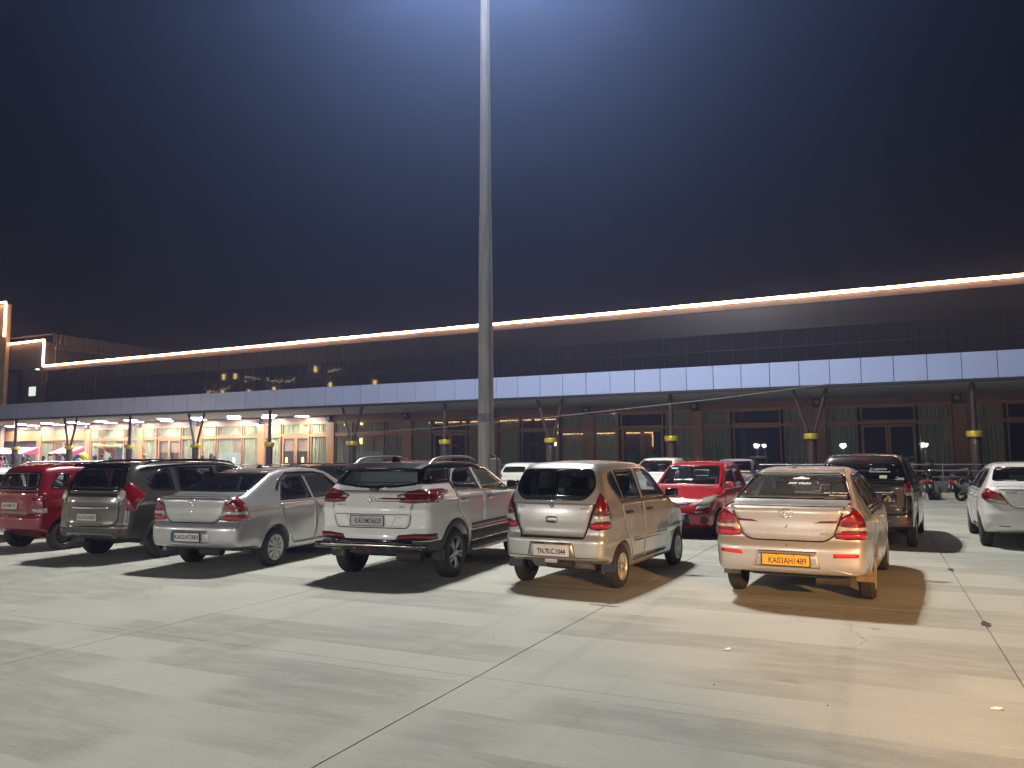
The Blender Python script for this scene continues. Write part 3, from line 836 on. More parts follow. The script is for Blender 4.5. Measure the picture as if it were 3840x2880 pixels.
    def to_corner(s, pts, side, ang):
        """pts: ('r', x, z) / ('s', y, z) -> corner-frame plan coordinates"""
        c_, s_ = math.cos(ang), math.sin(ang); out = []
        for (k, a, z) in pts:
            fr = {'r': 'rear', 's': 'right', 'f': 'front'}[k]
            for _ in range(14):                 # step inwards if the ray passes beside the body
                p = s.proj([(a, z)], fr)[0]
                if abs(s.f(p[None])[0]) < .004: break
                a = a * .98 if k != 's' else a + .015
            out.append((p[0] * c_ + p[1] * s_, z))
        return out

def resample(poly, res):
    out = []
    for i, p in enumerate(poly):
        q = poly[(i + 1) % len(poly)]; n = max(1, int(math.hypot(q[0] - p[0], q[1] - p[1]) / res))
        out += [(p[0] + (q[0] - p[0]) * k / n, p[1] + (q[1] - p[1]) * k / n) for k in range(n)]
    return out
def rounded(poly, r, seg=4):
    """round each corner of a polygon; r may be a list"""
    n = len(poly); out = []
    rs = r if hasattr(r, '__len__') else [r] * n
    for i in range(n):
        p, a, b = Vector(poly[i]), Vector(poly[i - 1]), Vector(poly[(i + 1) % n])
        da, db = (a - p), (b - p); la, lb = da.length, db.length
        d = min(rs[i], la * .48, lb * .48)
        if d < 1e-4: out.append(tuple(p)); continue
        p0, p1 = p + da / la * d, p + db / lb * d
        for k in range(seg + 1):
            t = k / seg
            out.append(tuple(p0 * (1 - t) ** 2 + p * 2 * t * (1 - t) + p1 * t * t))
    return out
def inset(poly, d):
    """move every edge inwards by d (outwards if negative)"""
    n = len(poly)
    ar = sum(poly[i][0] * poly[(i + 1) % n][1] - poly[(i + 1) % n][0] * poly[i][1] for i in range(n))
    sg = 1 if ar > 0 else -1; out = []
    for i in range(n):
        p, a, b = Vector(poly[i]), Vector(poly[i - 1]), Vector(poly[(i + 1) % n])
        e1, e2 = (p - a), (b - p)
        if e1.length < 1e-6 or e2.length < 1e-6: out.append(tuple(p)); continue
        e1.normalize(); e2.normalize()
        n1, n2 = Vector((-e1.y, e1.x)) * sg, Vector((-e2.y, e2.x)) * sg
        m = (n1 + n2); m = m / max(m.length, 1e-6); c = max(m.dot(n1), .35)
        out.append(tuple(p + m * d / c))
    return out
def mirror(poly): return [(-p[0], p[1]) for p in poly][::-1]

def filltri(poly, res):
    bd = resample(poly, res); xs = [p[0] for p in bd]; ys = [p[1] for p in bd]
    P = np.array(bd); Q = np.roll(P, -1, 0)
    inner = []
    nx, ny = int((max(xs) - min(xs)) / res) + 2, int((max(ys) - min(ys)) / res) + 2
    gx, gy = np.meshgrid(min(xs) + np.arange(nx) * res + res * .37, min(ys) + np.arange(ny) * res + res * .41)
    C = np.stack([gx.ravel(), gy.ravel()], 1)
    ab = Q - P; L2 = np.maximum((ab ** 2).sum(1), 1e-12)
    t = np.clip(((C[:, None] - P[None]) * ab[None]).sum(2) / L2, 0, 1)
    dist = np.sqrt(((C[:, None] - P[None] - t[..., None] * ab[None]) ** 2).sum(2)).min(1)
    cr = ((P[None, :, 1] > C[:, None, 1]) != (Q[None, :, 1] > C[:, None, 1])) & (C[:, None, 0] < ab[None, :, 0] * (C[:, None, 1] - P[None, :, 1]) / np.where(np.abs(ab[None, :, 1]) < 1e-12, 1e-12, ab[None, :, 1]) + P[None, :, 0])
    ins = cr.sum(1) % 2 == 1
    inner = C[ins & (dist > res * .45)]
    n = len(bd)
    pts = [Vector(p) for p in bd] + [Vector(p) for p in inner]
    vo, eo, fo, ov, _, _ = delaunay_2d_cdt(pts, [(i, (i + 1) % n) for i in range(n)], [], 1, 1e-6)
    return [tuple(v) for v in vo], [tuple(f) for f in fo]

def patch(car, name, poly, frame, off, mat, parent, res=.045, depth=.012, bulge=0.0, fn=None):
    """a panel lifted off the body by off metres with a turned-in rim; flips for the left side are handled by the normal test"""
    v2, fs = filltri(poly, res)
    P = car.proj(v2, frame, fn); N = car.grad(P, fn)
    if bulge:
        A = np.array(v2); c = A.mean(0); rr_ = np.sqrt((((A - c) / (np.abs(A - c).max(0) + 1e-6)) ** 2).sum(1)); lift = bulge * np.clip(1 - rr_ ** 2, 0, 1)
    else: lift = 0
    top = P + N * (off + (lift[:, None] if bulge else 0)); low = P + N * (off - depth)
    if fs:
        f0 = fs[len(fs) // 2]; nn = np.cross(top[f0[1]] - top[f0[0]], top[f0[2]] - top[f0[0]])
        if nn @ N[f0[0]] < 0: fs = [f[::-1] for f in fs]
    ed = {}
    for f in fs:
        for i in range(len(f)): ed[(f[i], f[(i + 1) % len(f)])] = 1
    rim = [(a, b) for (a, b) in ed if (b, a) not in ed]
    b = MB(); n = len(v2)
    b.add(np.vstack([top, low]), [])
    b.f = list(fs) + [(bb, a, a + n, bb + n) for (a, bb) in rim]
    b.sm = [True] * len(fs) + [False] * len(rim)
    return b.build(name, mat, parent)

def strip(car, name, line, frame, width, off, mat, parent, res=.05, closed=False, depth=.01):
    """a band of given width following a polyline on the body"""
    pts = []
    n = len(line)
    for i in range(n if closed else n - 1):
        p, q = line[i], line[(i + 1) % n]; m = max(1, int(math.hypot(q[0] - p[0], q[1] - p[1]) / res))
        pts += [(p[0] + (q[0] - p[0]) * k / m, p[1] + (q[1] - p[1]) * k / m) for k in range(m)]
    if not closed: pts.append(line[-1])
    C = car.proj(pts, frame); N = car.grad(C); m = len(C)
    if closed: Tn = np.roll(C, -1, 0) - np.roll(C, 1, 0)
    else: Tn = np.gradient(C, axis=0)
    Tn /= np.maximum(np.linalg.norm(Tn, axis=1, keepdims=True), 1e-9)
    Bn = np.cross(N, Tn)
    l_, r_ = C - Bn * width / 2 + N * off, C + Bn * width / 2 + N * off
    l2, r2 = l_ - N * depth, r_ - N * depth
    vs_ = np.vstack([l_, r_, l2, r2]); fs = []
    for i in range(m if closed else m - 1):
        j = (i + 1) % m
        fs += [(i, j, m + j, m + i), (i, 2 * m + i, 2 * m + j, j), (m + i, m + j, 3 * m + j, 3 * m + i)]
    b = MB().add(vs_, fs, False)
    for k in range(0, len(fs), 3): b.sm[k] = True
    return b.build(name, mat, parent, fix=False)

def band(car, name, outer, width, frame, off, mat, parent, res=.05):
    """frame-shaped strip just inside an outline"""
    return strip(car, name, inset(outer, width / 2), frame, width, off, mat, parent, res, True)

# ---- materials for cars
def paint(name, col, metal=.55, rough=.32, dust=.0):
    if name in _mats: return _mats[name]
    m = M(name, col, rough, metal, var=.05, scale=3, coat=1.0)
    n, l = m.node_tree.nodes, m.node_tree.links; b = n['Principled BSDF']
    tc = n.new('ShaderNodeTexCoord'); nz = n.new('ShaderNodeTexNoise'); nz.inputs['Scale'].default_value = 5; nz.inputs['Detail'].default_value = 8; nz.inputs['Roughness'].default_value = .7
    l.new(tc.outputs['Object'], nz.inputs['Vector'])
    mr = n.new('ShaderNodeMapRange'); mr.inputs['From Min'].default_value = .35; mr.inputs['From Max'].default_value = .75
    mr.inputs['To Min'].default_value = .03 + dust * .1; mr.inputs['To Max'].default_value = .10 + dust * .5
    l.new(nz.outputs['Fac'], mr.inputs['Value']); l.new(mr.outputs[0], b.inputs['Coat Roughness'])
    return m
GLASS_C = glassmat('car_glass', (.52, .56, .54), .015, 1.52, .0, .10)
GLASS_M = glassmat('car_glass_tinted', (.36, .40, .40), .02, 1.52, .01, .10)
GLASS_D = glassmat('car_glass_dark', (.26, .29, .29), .02, 1.52, .01, .07)
GLASS_DUSTY = glassmat('car_glass_dusty', (.56, .62, .58), .03, 1.5, .0, .55, 70)
BLACK = M('black_plastic', (.018, .018, .019), .42, var=.12, scale=8)
GREYP = M('grey_plastic', (.055, .053, .05), .6, var=.15, scale=8)
GLOSSB = M('gloss_black', (.008, .008, .009), .08, var=0, coat=1)
SEAM = M('panel_gap', (.004, .004, .004), .9, var=0)
RUB = M('tyre_rubber', (.030, .028, .026), .8, var=.25, scale=9, bump=.3, bscale=40)
CHROME = M('chrome', (.75, .75, .75), .12, metal=1.0, var=.02)
ALLOY = M('alloy', (.42, .42, .43), .3, metal=.9, var=.06)
ALLOYD = M('alloy_dark', (.12, .12, .125), .35, metal=.8, var=.06)
COVER = M('wheel_cover_silver', (.52, .52, .52), .38, metal=.5, var=.06)
STEELB = M('steel_wheel_black', (.02, .02, .021), .45, var=.1)
UNDER = M('underbody', (.045, .037, .03), .85, var=.3, scale=6)
MUD = M('muddy_part', (.20, .13, .08), .85, var=.3, scale=6)
SEATM = M('seat_fabric', (.06, .058, .055), .85, var=.15)
SEATL = M('seat_beige', (.36, .35, .31), .8, var=.1)
TRIMI = M('cabin_trim', (.20, .19, .17), .8, var=.1)
def lens_mat(name, col, rough=.06, dark=.0):
    if name in _mats: return _mats[name]
    m = M(name, col, .22, 0, var=.30, scale=24, coat=1.0, stretch=(1, 1, .4))
    b = m.node_tree.nodes['Principled BSDF']; b.inputs['Specular IOR Level'].default_value = .6
    return m
REDL = lens_mat('lamp_red', (.22, .004, .009)); REDD = lens_mat('lamp_red_dark', (.13, .006, .010)); REDB = lens_mat('lamp_red_bright', (.42, .010, .022))
CLEARL = lens_mat('lamp_clear', (.42, .40, .36)); AMBL = lens_mat('lamp_amber', (.5, .2, .03)); HEADL = lens_mat('head_lamp', (.40, .42, .38))
REFR = M('reflector_red', (.62, .03, .03), .4, var=.08, scale=30)
WHITEP = M('plate_white', (.66, .65, .62), .45, var=.05); YELP = M('plate_yellow', (.80, .43, .015), .4, var=.05)
BLACKT = M('letter_black', (.012, .012, .012), .5, var=0); BLUEP = M('plate_blue', (.03, .08, .3), .5, var=0)

# ---- wheels (axle along x, outer face at +x)
_wheel = {}
def wheel_mesh(r, w, rr, style):
    key = (r, w, rr, style)
    if key in _wheel: return _wheel[key]
    h = w / 2
    ty = MB().lathe([(rr - .005, -h + .015), (rr + .01, -h), (r - .035, -h + .004), (r - .012, -h + .02), (r, -h + .045), (r, h - .045), (r - .012, h - .02), (r - .035, h - .004), (rr + .035, h), (rr + .01, h - .004), (rr - .005, h - .015), (rr - .012, h - .03), (rr - .012, -h + .03)], axis='x', n=40, close=True)
    for k in range(40):       # tread blocks
        a = 2 * math.pi * k / 40
    for o in (-.045, -.015, .015, .045):
        ty.lathe([(r + .0012, o * w / .18 - .008), (r + .0045, o * w / .18 - .006), (r + .0045, o * w / .18 + .006), (r + .0012, o * w / .18 + .008)], axis='x', n=40)
    tm = ty.mesh('tyre')
    rim = MB(); sp = MB()
    f = h - .012
    if style == 'steel':
        rim.lathe([(rr, h - .004), (rr - .012, h - .002), (rr - .02, f - .03), (rr - .03, f - .05), (rr * .62, f - .02), (rr * .50, f - .028), (rr * .30, f - .005), (.04, f - .005), (.03, f + .01), (0, f + .012)], axis='x', n=36)
        for k in range(8):
            a = 2 * math.pi * (k + .5) / 8; c_, s_ = math.cos(a), math.sin(a)
            sp.lathe([(0, f - .033), (.026, f - .033)], axis='x', n=8, at=(0, c_ * rr * .78, s_ * rr * .78))
    else:
        rim.lathe([(rr, h - .004), (rr - .012, h), (rr - .022, h - .006), (rr - .03, f - .055), (rr - .035, -h * .3)], axis='x', n=40)
        n = {'cover10': 10, 'alloy5': 5, 'multi': 15, 'cover8': 8, 'alloy5w': 5}[style]
        def spoke(a, w0, w1, r0, r1, x0, x1, th=.022):
            c_, s_ = math.cos(a), math.sin(a); b = []
            for (rad, wd, xx) in ((r0, w0, x0), ((r0 + r1) / 2, (w0 + w1) / 2, (x0 + x1) / 2 + .006), (r1, w1, x1)):
                for q, dx in ((-wd, 0), (-wd * .7, .008), (wd * .7, .008), (wd, 0), (wd, -th), (-wd, -th)):
                    b.append((xx + dx, c_ * rad - s_ * q, s_ * rad + c_ * q))
            fs = []
            for i in range(2):
                for k in range(6): fs.append((i * 6 + k, i * 6 + (k + 1) % 6, i * 6 + 6 + (k + 1) % 6, i * 6 + 6 + k))
            sp.add(b, [q[::-1] for q in fs])
        for k in range(n):
            a = 2 * math.pi * k / n + .3
            if style == 'cover10': spoke(a, .016, .036, .04, rr - .012, f + .004, f - .008)
            elif style == 'cover8': spoke(a, .02, .042, .04, rr - .012, f + .004, f - .008)
            elif style == 'multi': spoke(a, .007, .012, .05, rr - .012, f, f - .014)
            elif style == 'alloy5w': spoke(a, .03, .04, .04, rr - .012, f - .01, f - .004)
            else:
                for d in (-.17, .17): spoke(a + d, .013, .013, .05, rr - .012, f - .015, f - .004)
        sp.lathe([(rr * .27, f - .012), (rr * .25, f + .006), (rr * .12, f + .012), (0, f + .012)], axis='x', n=20)
        if style.startswith('cover') or style == 'multi': sp.lathe([(rr - .014, f - .012), (rr - .03, f - .004), (rr - .045, f - .02)], axis='x', n=40)
    bk = MB().lathe([(rr - .02, -.02), (.0, -.02)], axis='x', n=24).lathe([(rr * .72, .0), (rr * .70, .012), (.03, .012)], axis='x', n=24)
    _wheel[key] = (tm, rim.mesh('rim'), sp.mesh('spokes'), bk.mesh('brake_disc'))
    return _wheel[key]
def wheels(car, root, rr, style, rim_mat, spoke_mat, front_steer=0.0):
    tm, rm, sm, bm_ = wheel_mesh(car.tr, car.tw, rr, style)
    for y in (0, car.wb):
        for sx in (1, -1):
            t = link('wheel', tm, RUB, root)
            t.location = (sx * car.track / 2, y, car.tr - .004)
            t.rotation_euler = (random.uniform(0, 6), 0, (0 if sx > 0 else math.pi) + (front_steer if y else 0))
            link('rim', rm, rim_mat, t); link('spokes', sm, SEAM if style == 'steel' else spoke_mat, t); link('brake_disc', bm_, UNDER, t)

# ---- body with real openings
def cut_body(car, root, mat, holes, nx=26, ny=104, nz=34, cav=None, bumper=None, bump_mat=None, roof=None, floor=.70, cab=(.05, 2.2), th=.065, lower_mat=None):
    """holes: list of (poly, frame). cab = y range of the hollow cabin. bumper = (z, y) split of the rear bumper"""
    V, F_ = car.shell(nx, ny, nz)
    me = bpy.data.meshes.new('body'); me.from_pydata(V.tolist(), [], F_)
    bm = bmesh.new(); bm.from_mesh(me)
    if holes:
        def cf(P):
            q = car.f(P, th)
            q = smax(q, floor - P[:, 2], .04); q = smax(q, cab[0] - P[:, 1], .04); q = smax(q, P[:, 1] - cab[1], .04)
            return q
        yc = (cab[0] + cab[1]) / 2; hy = (cab[1] - cab[0]) / 2
        zc = floor + .22
        # cabin surface by rays from a short spine
        nxx, nyy, nzz = 14, 40, 14
        save = (car.y0, car.y1)
        idx = {}; VV = []; FF = []
        def vid(i, j, k):
            if (i, j, k) not in idx: idx[(i, j, k)] = len(VV); VV.append((i, j, k))
            return idx[(i, j, k)]
        for i in range(nxx):
            for j in range(nyy):
                FF.append((vid(i, j, nzz), vid(i + 1, j, nzz), vid(i + 1, j + 1, nzz), vid(i, j + 1, nzz)))
                FF.append((vid(i, j, 0), vid(i, j + 1, 0), vid(i + 1, j + 1, 0), vid(i + 1, j, 0)))
        for j in range(nyy):
            for k in range(nzz):
                FF.append((vid(nxx, j, k), vid(nxx, j + 1, k), vid(nxx, j + 1, k + 1), vid(nxx, j, k + 1)))
                FF.append((vid(0, j, k), vid(0, j, k + 1), vid(0, j + 1, k + 1), vid(0, j + 1, k)))
        for i in range(nxx):
            for k in range(nzz):
                FF.append((vid(i, 0, k), vid(i + 1, 0, k), vid(i + 1, 0, k + 1), vid(i, 0, k + 1)))
                FF.append((vid(i, nyy, k), vid(i, nyy, k + 1), vid(i + 1, nyy, k + 1), vid(i + 1, nyy, k)))
        U = np.array(VV, float) / np.array([nxx, nyy, nzz]) * 2 - 1
        inn = np.stack([U[:, 0] * .3, yc + U[:, 1] * hy * .6, zc + U[:, 2] * .05], 1)
        out = np.stack([U[:, 0] * (car.w + .1), yc + U[:, 1] * (hy + .4), np.where(U[:, 2] < 0, zc + U[:, 2] * .5, zc + U[:, 2] * (car.H + .1 - zc))], 1)
        CV = car.root(inn, out, cf)
        o = len(bm.verts)
        nv = [bm.verts.new(p) for p in CV]
        for f in FF: bm.faces.new([nv[i] for i in f[::-1]])
    bm.to_mesh(me); bm.free()
    ob = bpy.data.objects.new('body', me); COL.objects.link(ob)
    # cutters
    cb = MB()
    for (poly, frame) in holes:
        P = car.proj(poly, frame)
        if frame == 'rear': a0, a1, ax = -2.5, P[:, 1].max() + .16, 'y'
        elif frame == 'front': a0, a1, ax = car.wb + 2.5, P[:, 1].min() - .16, 'y'
        elif frame == 'right': a0, a1, ax = 2.0, P[:, 0].min() - .12, 'x'
        elif frame == 'left': a0, a1, ax = -2.0, P[:, 0].max() + .12, 'x'
        cb.prism(poly, ax, a0, a1)
    for yc in (0, car.wb):
        for sx in (1, -1):
            cb.lathe([(0, sx * (car.w - .33)), (car.archr, sx * (car.w - .33)), (car.archr, sx * (car.w + .2)), (0, sx * (car.w + .2))], axis='x', n=44, at=(0, yc, car.tr), smooth=False)
    cm = cb.mesh('cut'); bmc = bmesh.new(); bmc.from_mesh(cm); bmesh.ops.remove_doubles(bmc, verts=bmc.verts, dist=1e-5); bmesh.ops.recalc_face_normals(bmc, faces=bmc.faces); bmc.to_mesh(cm); bmc.free()
    co = bpy.data.objects.new('cut', cm); COL.objects.link(co)
    md = ob.modifiers.new('b', 'BOOLEAN'); md.operation = 'DIFFERENCE'; md.object = co; md.solver = 'MANIFOLD'
    dg = bpy.context.evaluated_depsgraph_get(); dg.update()
    res = bpy.data.meshes.new_from_object(ob.evaluated_get(dg))
    bpy.data.objects.remove(ob); bpy.data.objects.remove(co)
    bm = bmesh.new(); bm.from_mesh(res)
    parts = {}
    planes = []
    if bumper:
        planes += [((0, 0, bumper[0]), (0, 0, 1)), ((0, bumper[1], 0), (0, 1, 0))]
    if roof: planes.append(((0, roof[0][1], roof[0][0]), roof[1]))
    if lower_mat: planes.append(((0, 0, lower_mat[0]), (0, 0, 1)))
    for co_, no in planes:
        bmesh.ops.bisect_plane(bm, geom=bm.verts[:] + bm.edges[:] + bm.faces[:], plane_co=co_, plane_no=no)
    bm.verts.index_update(); bm.faces.ensure_lookup_table()
    sets = {'body': [], 'bumper': [], 'roof': [], 'sill': []}
    for f in bm.faces:
        c = f.calc_center_median()
        if lower_mat and c.z < lower_mat[0]: sets['sill'].append(f)
        elif bumper and c.z < bumper[0] and c.y < bumper[1]: sets['bumper'].append(f)
        elif roof and (c - Vector((0, roof[0][1], roof[0][0]))).dot(Vector(roof[1])) > 0: sets['roof'].append(f)
        else: sets['body'].append(f)
    outs = {}
    for nm, fs in sets.items():
        if not fs: continue
        vi = {}; vv = []; ff = []
        for f in fs:
            q = []
            for v in f.verts:
                if v.index not in vi: vi[v.index] = len(vv); vv.append(tuple(v.co))
                q.append(vi[v.index])
            ff.append(q)
        m2 = bpy.data.meshes.new(nm); m2.from_pydata(vv, [], ff)
        A = np.array(vv); N = car.grad(A); fv = np.abs(car.f(A)) < .004
        m2.polygons.foreach_set('use_smooth', [True] * len(ff)); m2.update()
        ln_ = []
        for p in m2.polygons:
            pn = np.array(p.normal)
            for vi_ in p.vertices:
                ln_.append(tuple(N[vi_]) if fv[vi_] and pn @ N[vi_] > .55 else tuple(pn))
        m2.normals_split_custom_set(ln_)
        mt = {'body': mat, 'bumper': bump_mat or mat, 'roof': None, 'sill': lower_mat[1] if lower_mat else None}[nm]
        if nm == 'roof': mt = roof[2]
        outs[nm] = link(nm, m2, mt, root)
    bm.free(); bpy.data.meshes.remove(res)
    return outs

def seats(car, root, rows, mat=None, zb=.62, hx=.36, top=1.12, head=.2, dash=None, width=.25):
    mat = mat or SEATM
    for (y, full) in rows:
        if full:
            b = MB().bevbox(-car.w + .22, car.w - .22, y - .09, y + .07, zb, top - .06, .05)
            b.build('rear_bench', mat, root)
            for x in (-.42, .42): MB().bevbox(x - .12, x + .12, y - .09, y - .01, top - .07, top - .07 + head * .8, .04).build('headrest', mat, root)
        else:
            for x in (-hx, hx):
                s_ = MB().bevbox(x - width, x + width, y - .08, y + .08, zb, top, .05).build('front_seat', mat, root)
                MB().bevbox(x - .13, x + .13, y - .07, y + .03, top + .03, top + .03 + head, .045).build('headrest', mat, s_)
    if dash:
        MB().bevbox(-car.w + .2, car.w - .2, dash[0], dash[0] + .45, dash[1] - .2, dash[1], .05).build('dashboard', BLACK, root)
        MB().lathe([(.175, 0), (.19, .012), (.175, .024), (.16, .012)], axis='y', n=20, at=(hx, dash[0] - .16, dash[1] - .04), close=True).build('steering_wheel', BLACK, root)

def plate(parent, txt, x, y, z, w, h, mat, rz=0, tilt=0, txtw=.82, th=.55, dot=True, border=None, blue=False, bold=.012, dz=-.0, dx=0.0):
    p = MB().bevbox(-w / 2, w / 2, -.004, .004, -h / 2, h / 2, .0035).build('number_plate', mat, parent)
    p.location = (x, y, z); p.rotation_euler = (tilt, 0, rz)
    if border: 
        for (a, b_, c_, d) in ((-w / 2 - .008, w / 2 + .008, h / 2, h / 2 + .009), (-w / 2 - .008, w / 2 + .008, -h / 2 - .009, -h / 2), (-w / 2 - .009, -w / 2, -h / 2, h / 2), (w / 2, w / 2 + .009, -h / 2, h / 2)):
            MB().box(a, b_, -.008, .004, c_, d).build('plate_frame', border, p)
    if blue: MB().box(-w / 2 + .003, -w / 2 + .055, -.0055, -.003, -h / 2 + .003, h / 2 - .003).build('blue_band', BLUEP, p)
    t = textobj('characters', txt, w * txtw, BLACKT, p, (dx, -.0045, dz), height=h * th, depth=.001, bold=bold)
    if dot:
        for q in (-.22, .22): MB().lathe([(.005, -.007), (.0, -.008)], axis='y', n=8, at=(q * w * .8, 0, h * .43)).lathe([(.005, -.007), (.005, 0)], axis='y', n=8, at=(q * w * .8, 0, h * .43)).build('bolt', BLACKT, p)
    return p

def door_mirror(car, root, side, y, z, mat, sz=(.19, .13, .10)):
    P = car.proj([(y, z)], 'right')[0]
    x0 = P[0] - .02
    b = MB().bevbox(x0 + .06, x0 + .06 + sz[0], y - sz[2] * .55, y + sz[2] * .45, z - sz[1] * .35, z + sz[1] * .65, .038)
    m = b.build('door_mirror', mat, root)
    MB().bevbox(x0 - .01, x0 + .09, y - .03, y + .03, z - sz[1] * .33, z - sz[1] * .05, .01).build('mirror_arm', BLACK, m)
    MB().bevbox(x0 + .08, x0 + .04 + sz[0], y - sz[2] * .55 - .004, y - sz[2] * .55 + .01, z - sz[1] * .25, z + sz[1] * .55, .01).build('mirror_glass', M('mirror_glass', (.25, .25, .26), .03, metal=1.0, var=0), m)
    if side < 0: m.scale = (-1, 1, 1)
    return m

def door_panels(car, root, mat, doors, handle_mat, hz, res=.05, gap=.009):
    for (poly, hy) in doors:
        for fr in ('right', 'left'):
            d = patch(car, 'door', poly, fr, .0035, mat, root, res=res, depth=.006)
            band(car, 'door_gap', inset(poly, -gap), gap + .004, fr, .0012, SEAM, d, res=.06)
            if hy is not None:
                P = car.proj([(hy, hz)], fr)[0]; sx = 1 if fr == 'right' else -1
                MB().bevbox(-.018, .03, -.10, .10, -.018, .02, .014).build('door_handle', handle_mat, d).location = (P[0] + sx * .012, hy, hz)

def holes_and_glass(car, root, wins, glass_inset=.0):
    """wins: dict name -> (poly, frame, glass material, border width). Returns the cutter list; panes are added by add_glass"""
    out = []
    for nm, (poly, frame, gm_, bw) in wins.items():
        hp = inset(poly, bw)
        out.append((hp, frame))
        if frame == 'right': out.append((hp, 'left'))
    return out
def add_glass(car, root, wins, frame_mat=None, res=.06):
    for nm, (poly, frame, gm_, bw) in wins.items():
        for fr in ((frame, 'left') if frame == 'right' else (frame,)):
            g_ = patch(car, nm, inset(poly, bw * .5), fr, .0015, gm_, root, res=res, depth=.004)
            band(car, 'window_rubber', poly, bw + .006, fr, .004, frame_mat or GLOSSB, g_, res=.05)

def tail_lamp(car, root, pts, ang, side, pieces, base_mat, off=.006, name='tail_lamp', bulge=.006):
    """pts in rear/side coordinates for the right lamp; pieces: list of (z0, z1, material, inset) bands inside it"""
    poly = car.to_corner(pts, 1, ang)
    lamp = patch(car, name, poly, ('corner', side, ang), off, base_mat, root, res=.03, depth=.02, bulge=bulge)
    inner = inset(poly, .012)
    for (z0, z1, mt) in pieces:
        cl = clip_z(inner, z0, z1)
        if len(cl) >= 3: patch(car, 'lens', cl, ('corner', side, ang), off + .004, mt, lamp, res=.03, depth=.004, bulge=bulge)
    return lamp
def clip_z(poly, z0, z1):
    def half(pl, zc, keep_above):
        out = []
        for i in range(len(pl)):
            a, b = pl[i], pl[(i + 1) % len(pl)]
            ia = (a[1] >= zc) == keep_above; ib = (b[1] >= zc) == keep_above
            if ia: out.append(a)
            if ia != ib:
                t = (zc - a[1]) / (b[1] - a[1]); out.append((a[0] + (b[0] - a[0]) * t, zc))
        return out
    p = half(poly, z0, True)
    return half(p, z1, False) if p else p

def surf(car, a, b, frame, off=0.0):
    P = car.proj([(a, b)], frame); N = car.grad(P)
    return P[0] + N[0] * off, N[0]
def badge_text(car, parent, txt, x, z, width, mat, height=None, name='badge', frame='rear', **k):
    P, N = surf(car, x, z, frame, .004)
    return textobj(name, txt, width, mat, parent, tuple(P), (math.asin(max(-1, min(1, N[2]))) * -1 if frame == 'rear' else 0, 0, math.atan2(N[0], -N[1]) if frame == 'rear' else 0), height=height, depth=.002, **k)
def emblem(car, parent, kind, x, z, w, h, mat=None):
    P, N = surf(car, x, z, 'rear', .004)
    mat = mat or CHROME
    b = MB()
    def ell(cx, cz, rx, rz, rad, n=26):
        b.tube([(cx + rx * math.cos(2 * math.pi * k / n), 0, cz + rz * math.sin(2 * math.pi * k / n)) for k in range(n)], rad, 6, closed=True)
    t = h * .06
    if kind == 'ovals':
        ell(0, 0, w / 2, h / 2, t); ell(0, h * .12, w * .30, h * .24, t * .8); ell(0, -h * .02, w * .13, h * .44, t * .8)
    elif kind == 'slant_h':
        ell(0, 0, w / 2, h / 2, t)
        for q in (-1, 1): b.tube([(q * w * .15 - w * .05, 0, -h * .32), (q * w * .15 + w * .05, 0, h * .32)], t * 1.2, 6)
        b.tube([(-w * .17, 0, -h * .06), (w * .17, 0, h * .06)], t * 1.2, 6)
    elif kind == 's_mark':
        for pl in ([(.0, .5), (.5, .2), (.25, .05), (0, .2), (-.25, .05), (.0, -.1), (-.5, -.1), (-.5, .2)], [(.0, -.5), (-.5, -.2), (-.25, -.05), (0, -.2), (.25, -.05), (.0, .1), (.5, .1), (.5, -.2)]):
            b.prism([(p[0] * w, p[1] * h) for p in pl], 'y', -.004, .004)
    elif kind == 'diamond':
        b.tube([(0, 0, h / 2), (w / 2, 0, 0), (0, 0, -h / 2), (-w / 2, 0, 0)], t, 6, closed=True); b.tube([(0, 0, h * .25), (w * .24, 0, 0), (0, 0, -h * .25), (-w * .24, 0, 0)], t, 6, closed=True)
    o = b.build('badge', mat, parent, fix=True)
    o.location = tuple(P); o.rotation_euler = (-math.asin(max(-1, min(1, N[2]))), 0, math.atan2(N[0], -N[1]))
    return o
def underbody(car, root, z=.28, mat=None, axle=True, y0=None, flap=None, muffler=None, spare=False):
    mat = mat or UNDER
    b = MB().bevbox(-car.w + .36, car.w - .36, (-car.ro + .35) if y0 is None else y0, car.wb + .3, z, z + .2, .03).build('underbody', mat, root)
    if axle:
        MB().tube([(-car.track / 2 + .06, 0, car.tr - .02), (-.25, .03, car.tr - .05), (.25, .03, car.tr - .05), (car.track / 2 - .06, 0, car.tr - .02)], .04, 8).build('rear_axle', mat, root)
        for sx in (1, -1): MB().lathe([(.0, sx * .0), (.12, sx * .0), (.12, sx * .05), (0, sx * .05)], axis='x', n=20, at=(sx * (car.track / 2 - car.tw / 2 - .03), 0, car.tr)).build('brake_drum', mat, root)
    if muffler:
        MB().tube([(muffler[0], muffler[1], muffler[2]), (muffler[0] + .35 * muffler[3], muffler[1] + .02, muffler[2])], .075, 12).build('muffler', mat, root)
    if flap:
        for sx in (1, -1):
            MB().bevbox(-.10, .10, -.012, .0, -flap[1], 0, .005).build('mud_flap', flap[2], root).location = (sx * (car.track / 2 + .005), -car.tr - flap[0], flap[3])

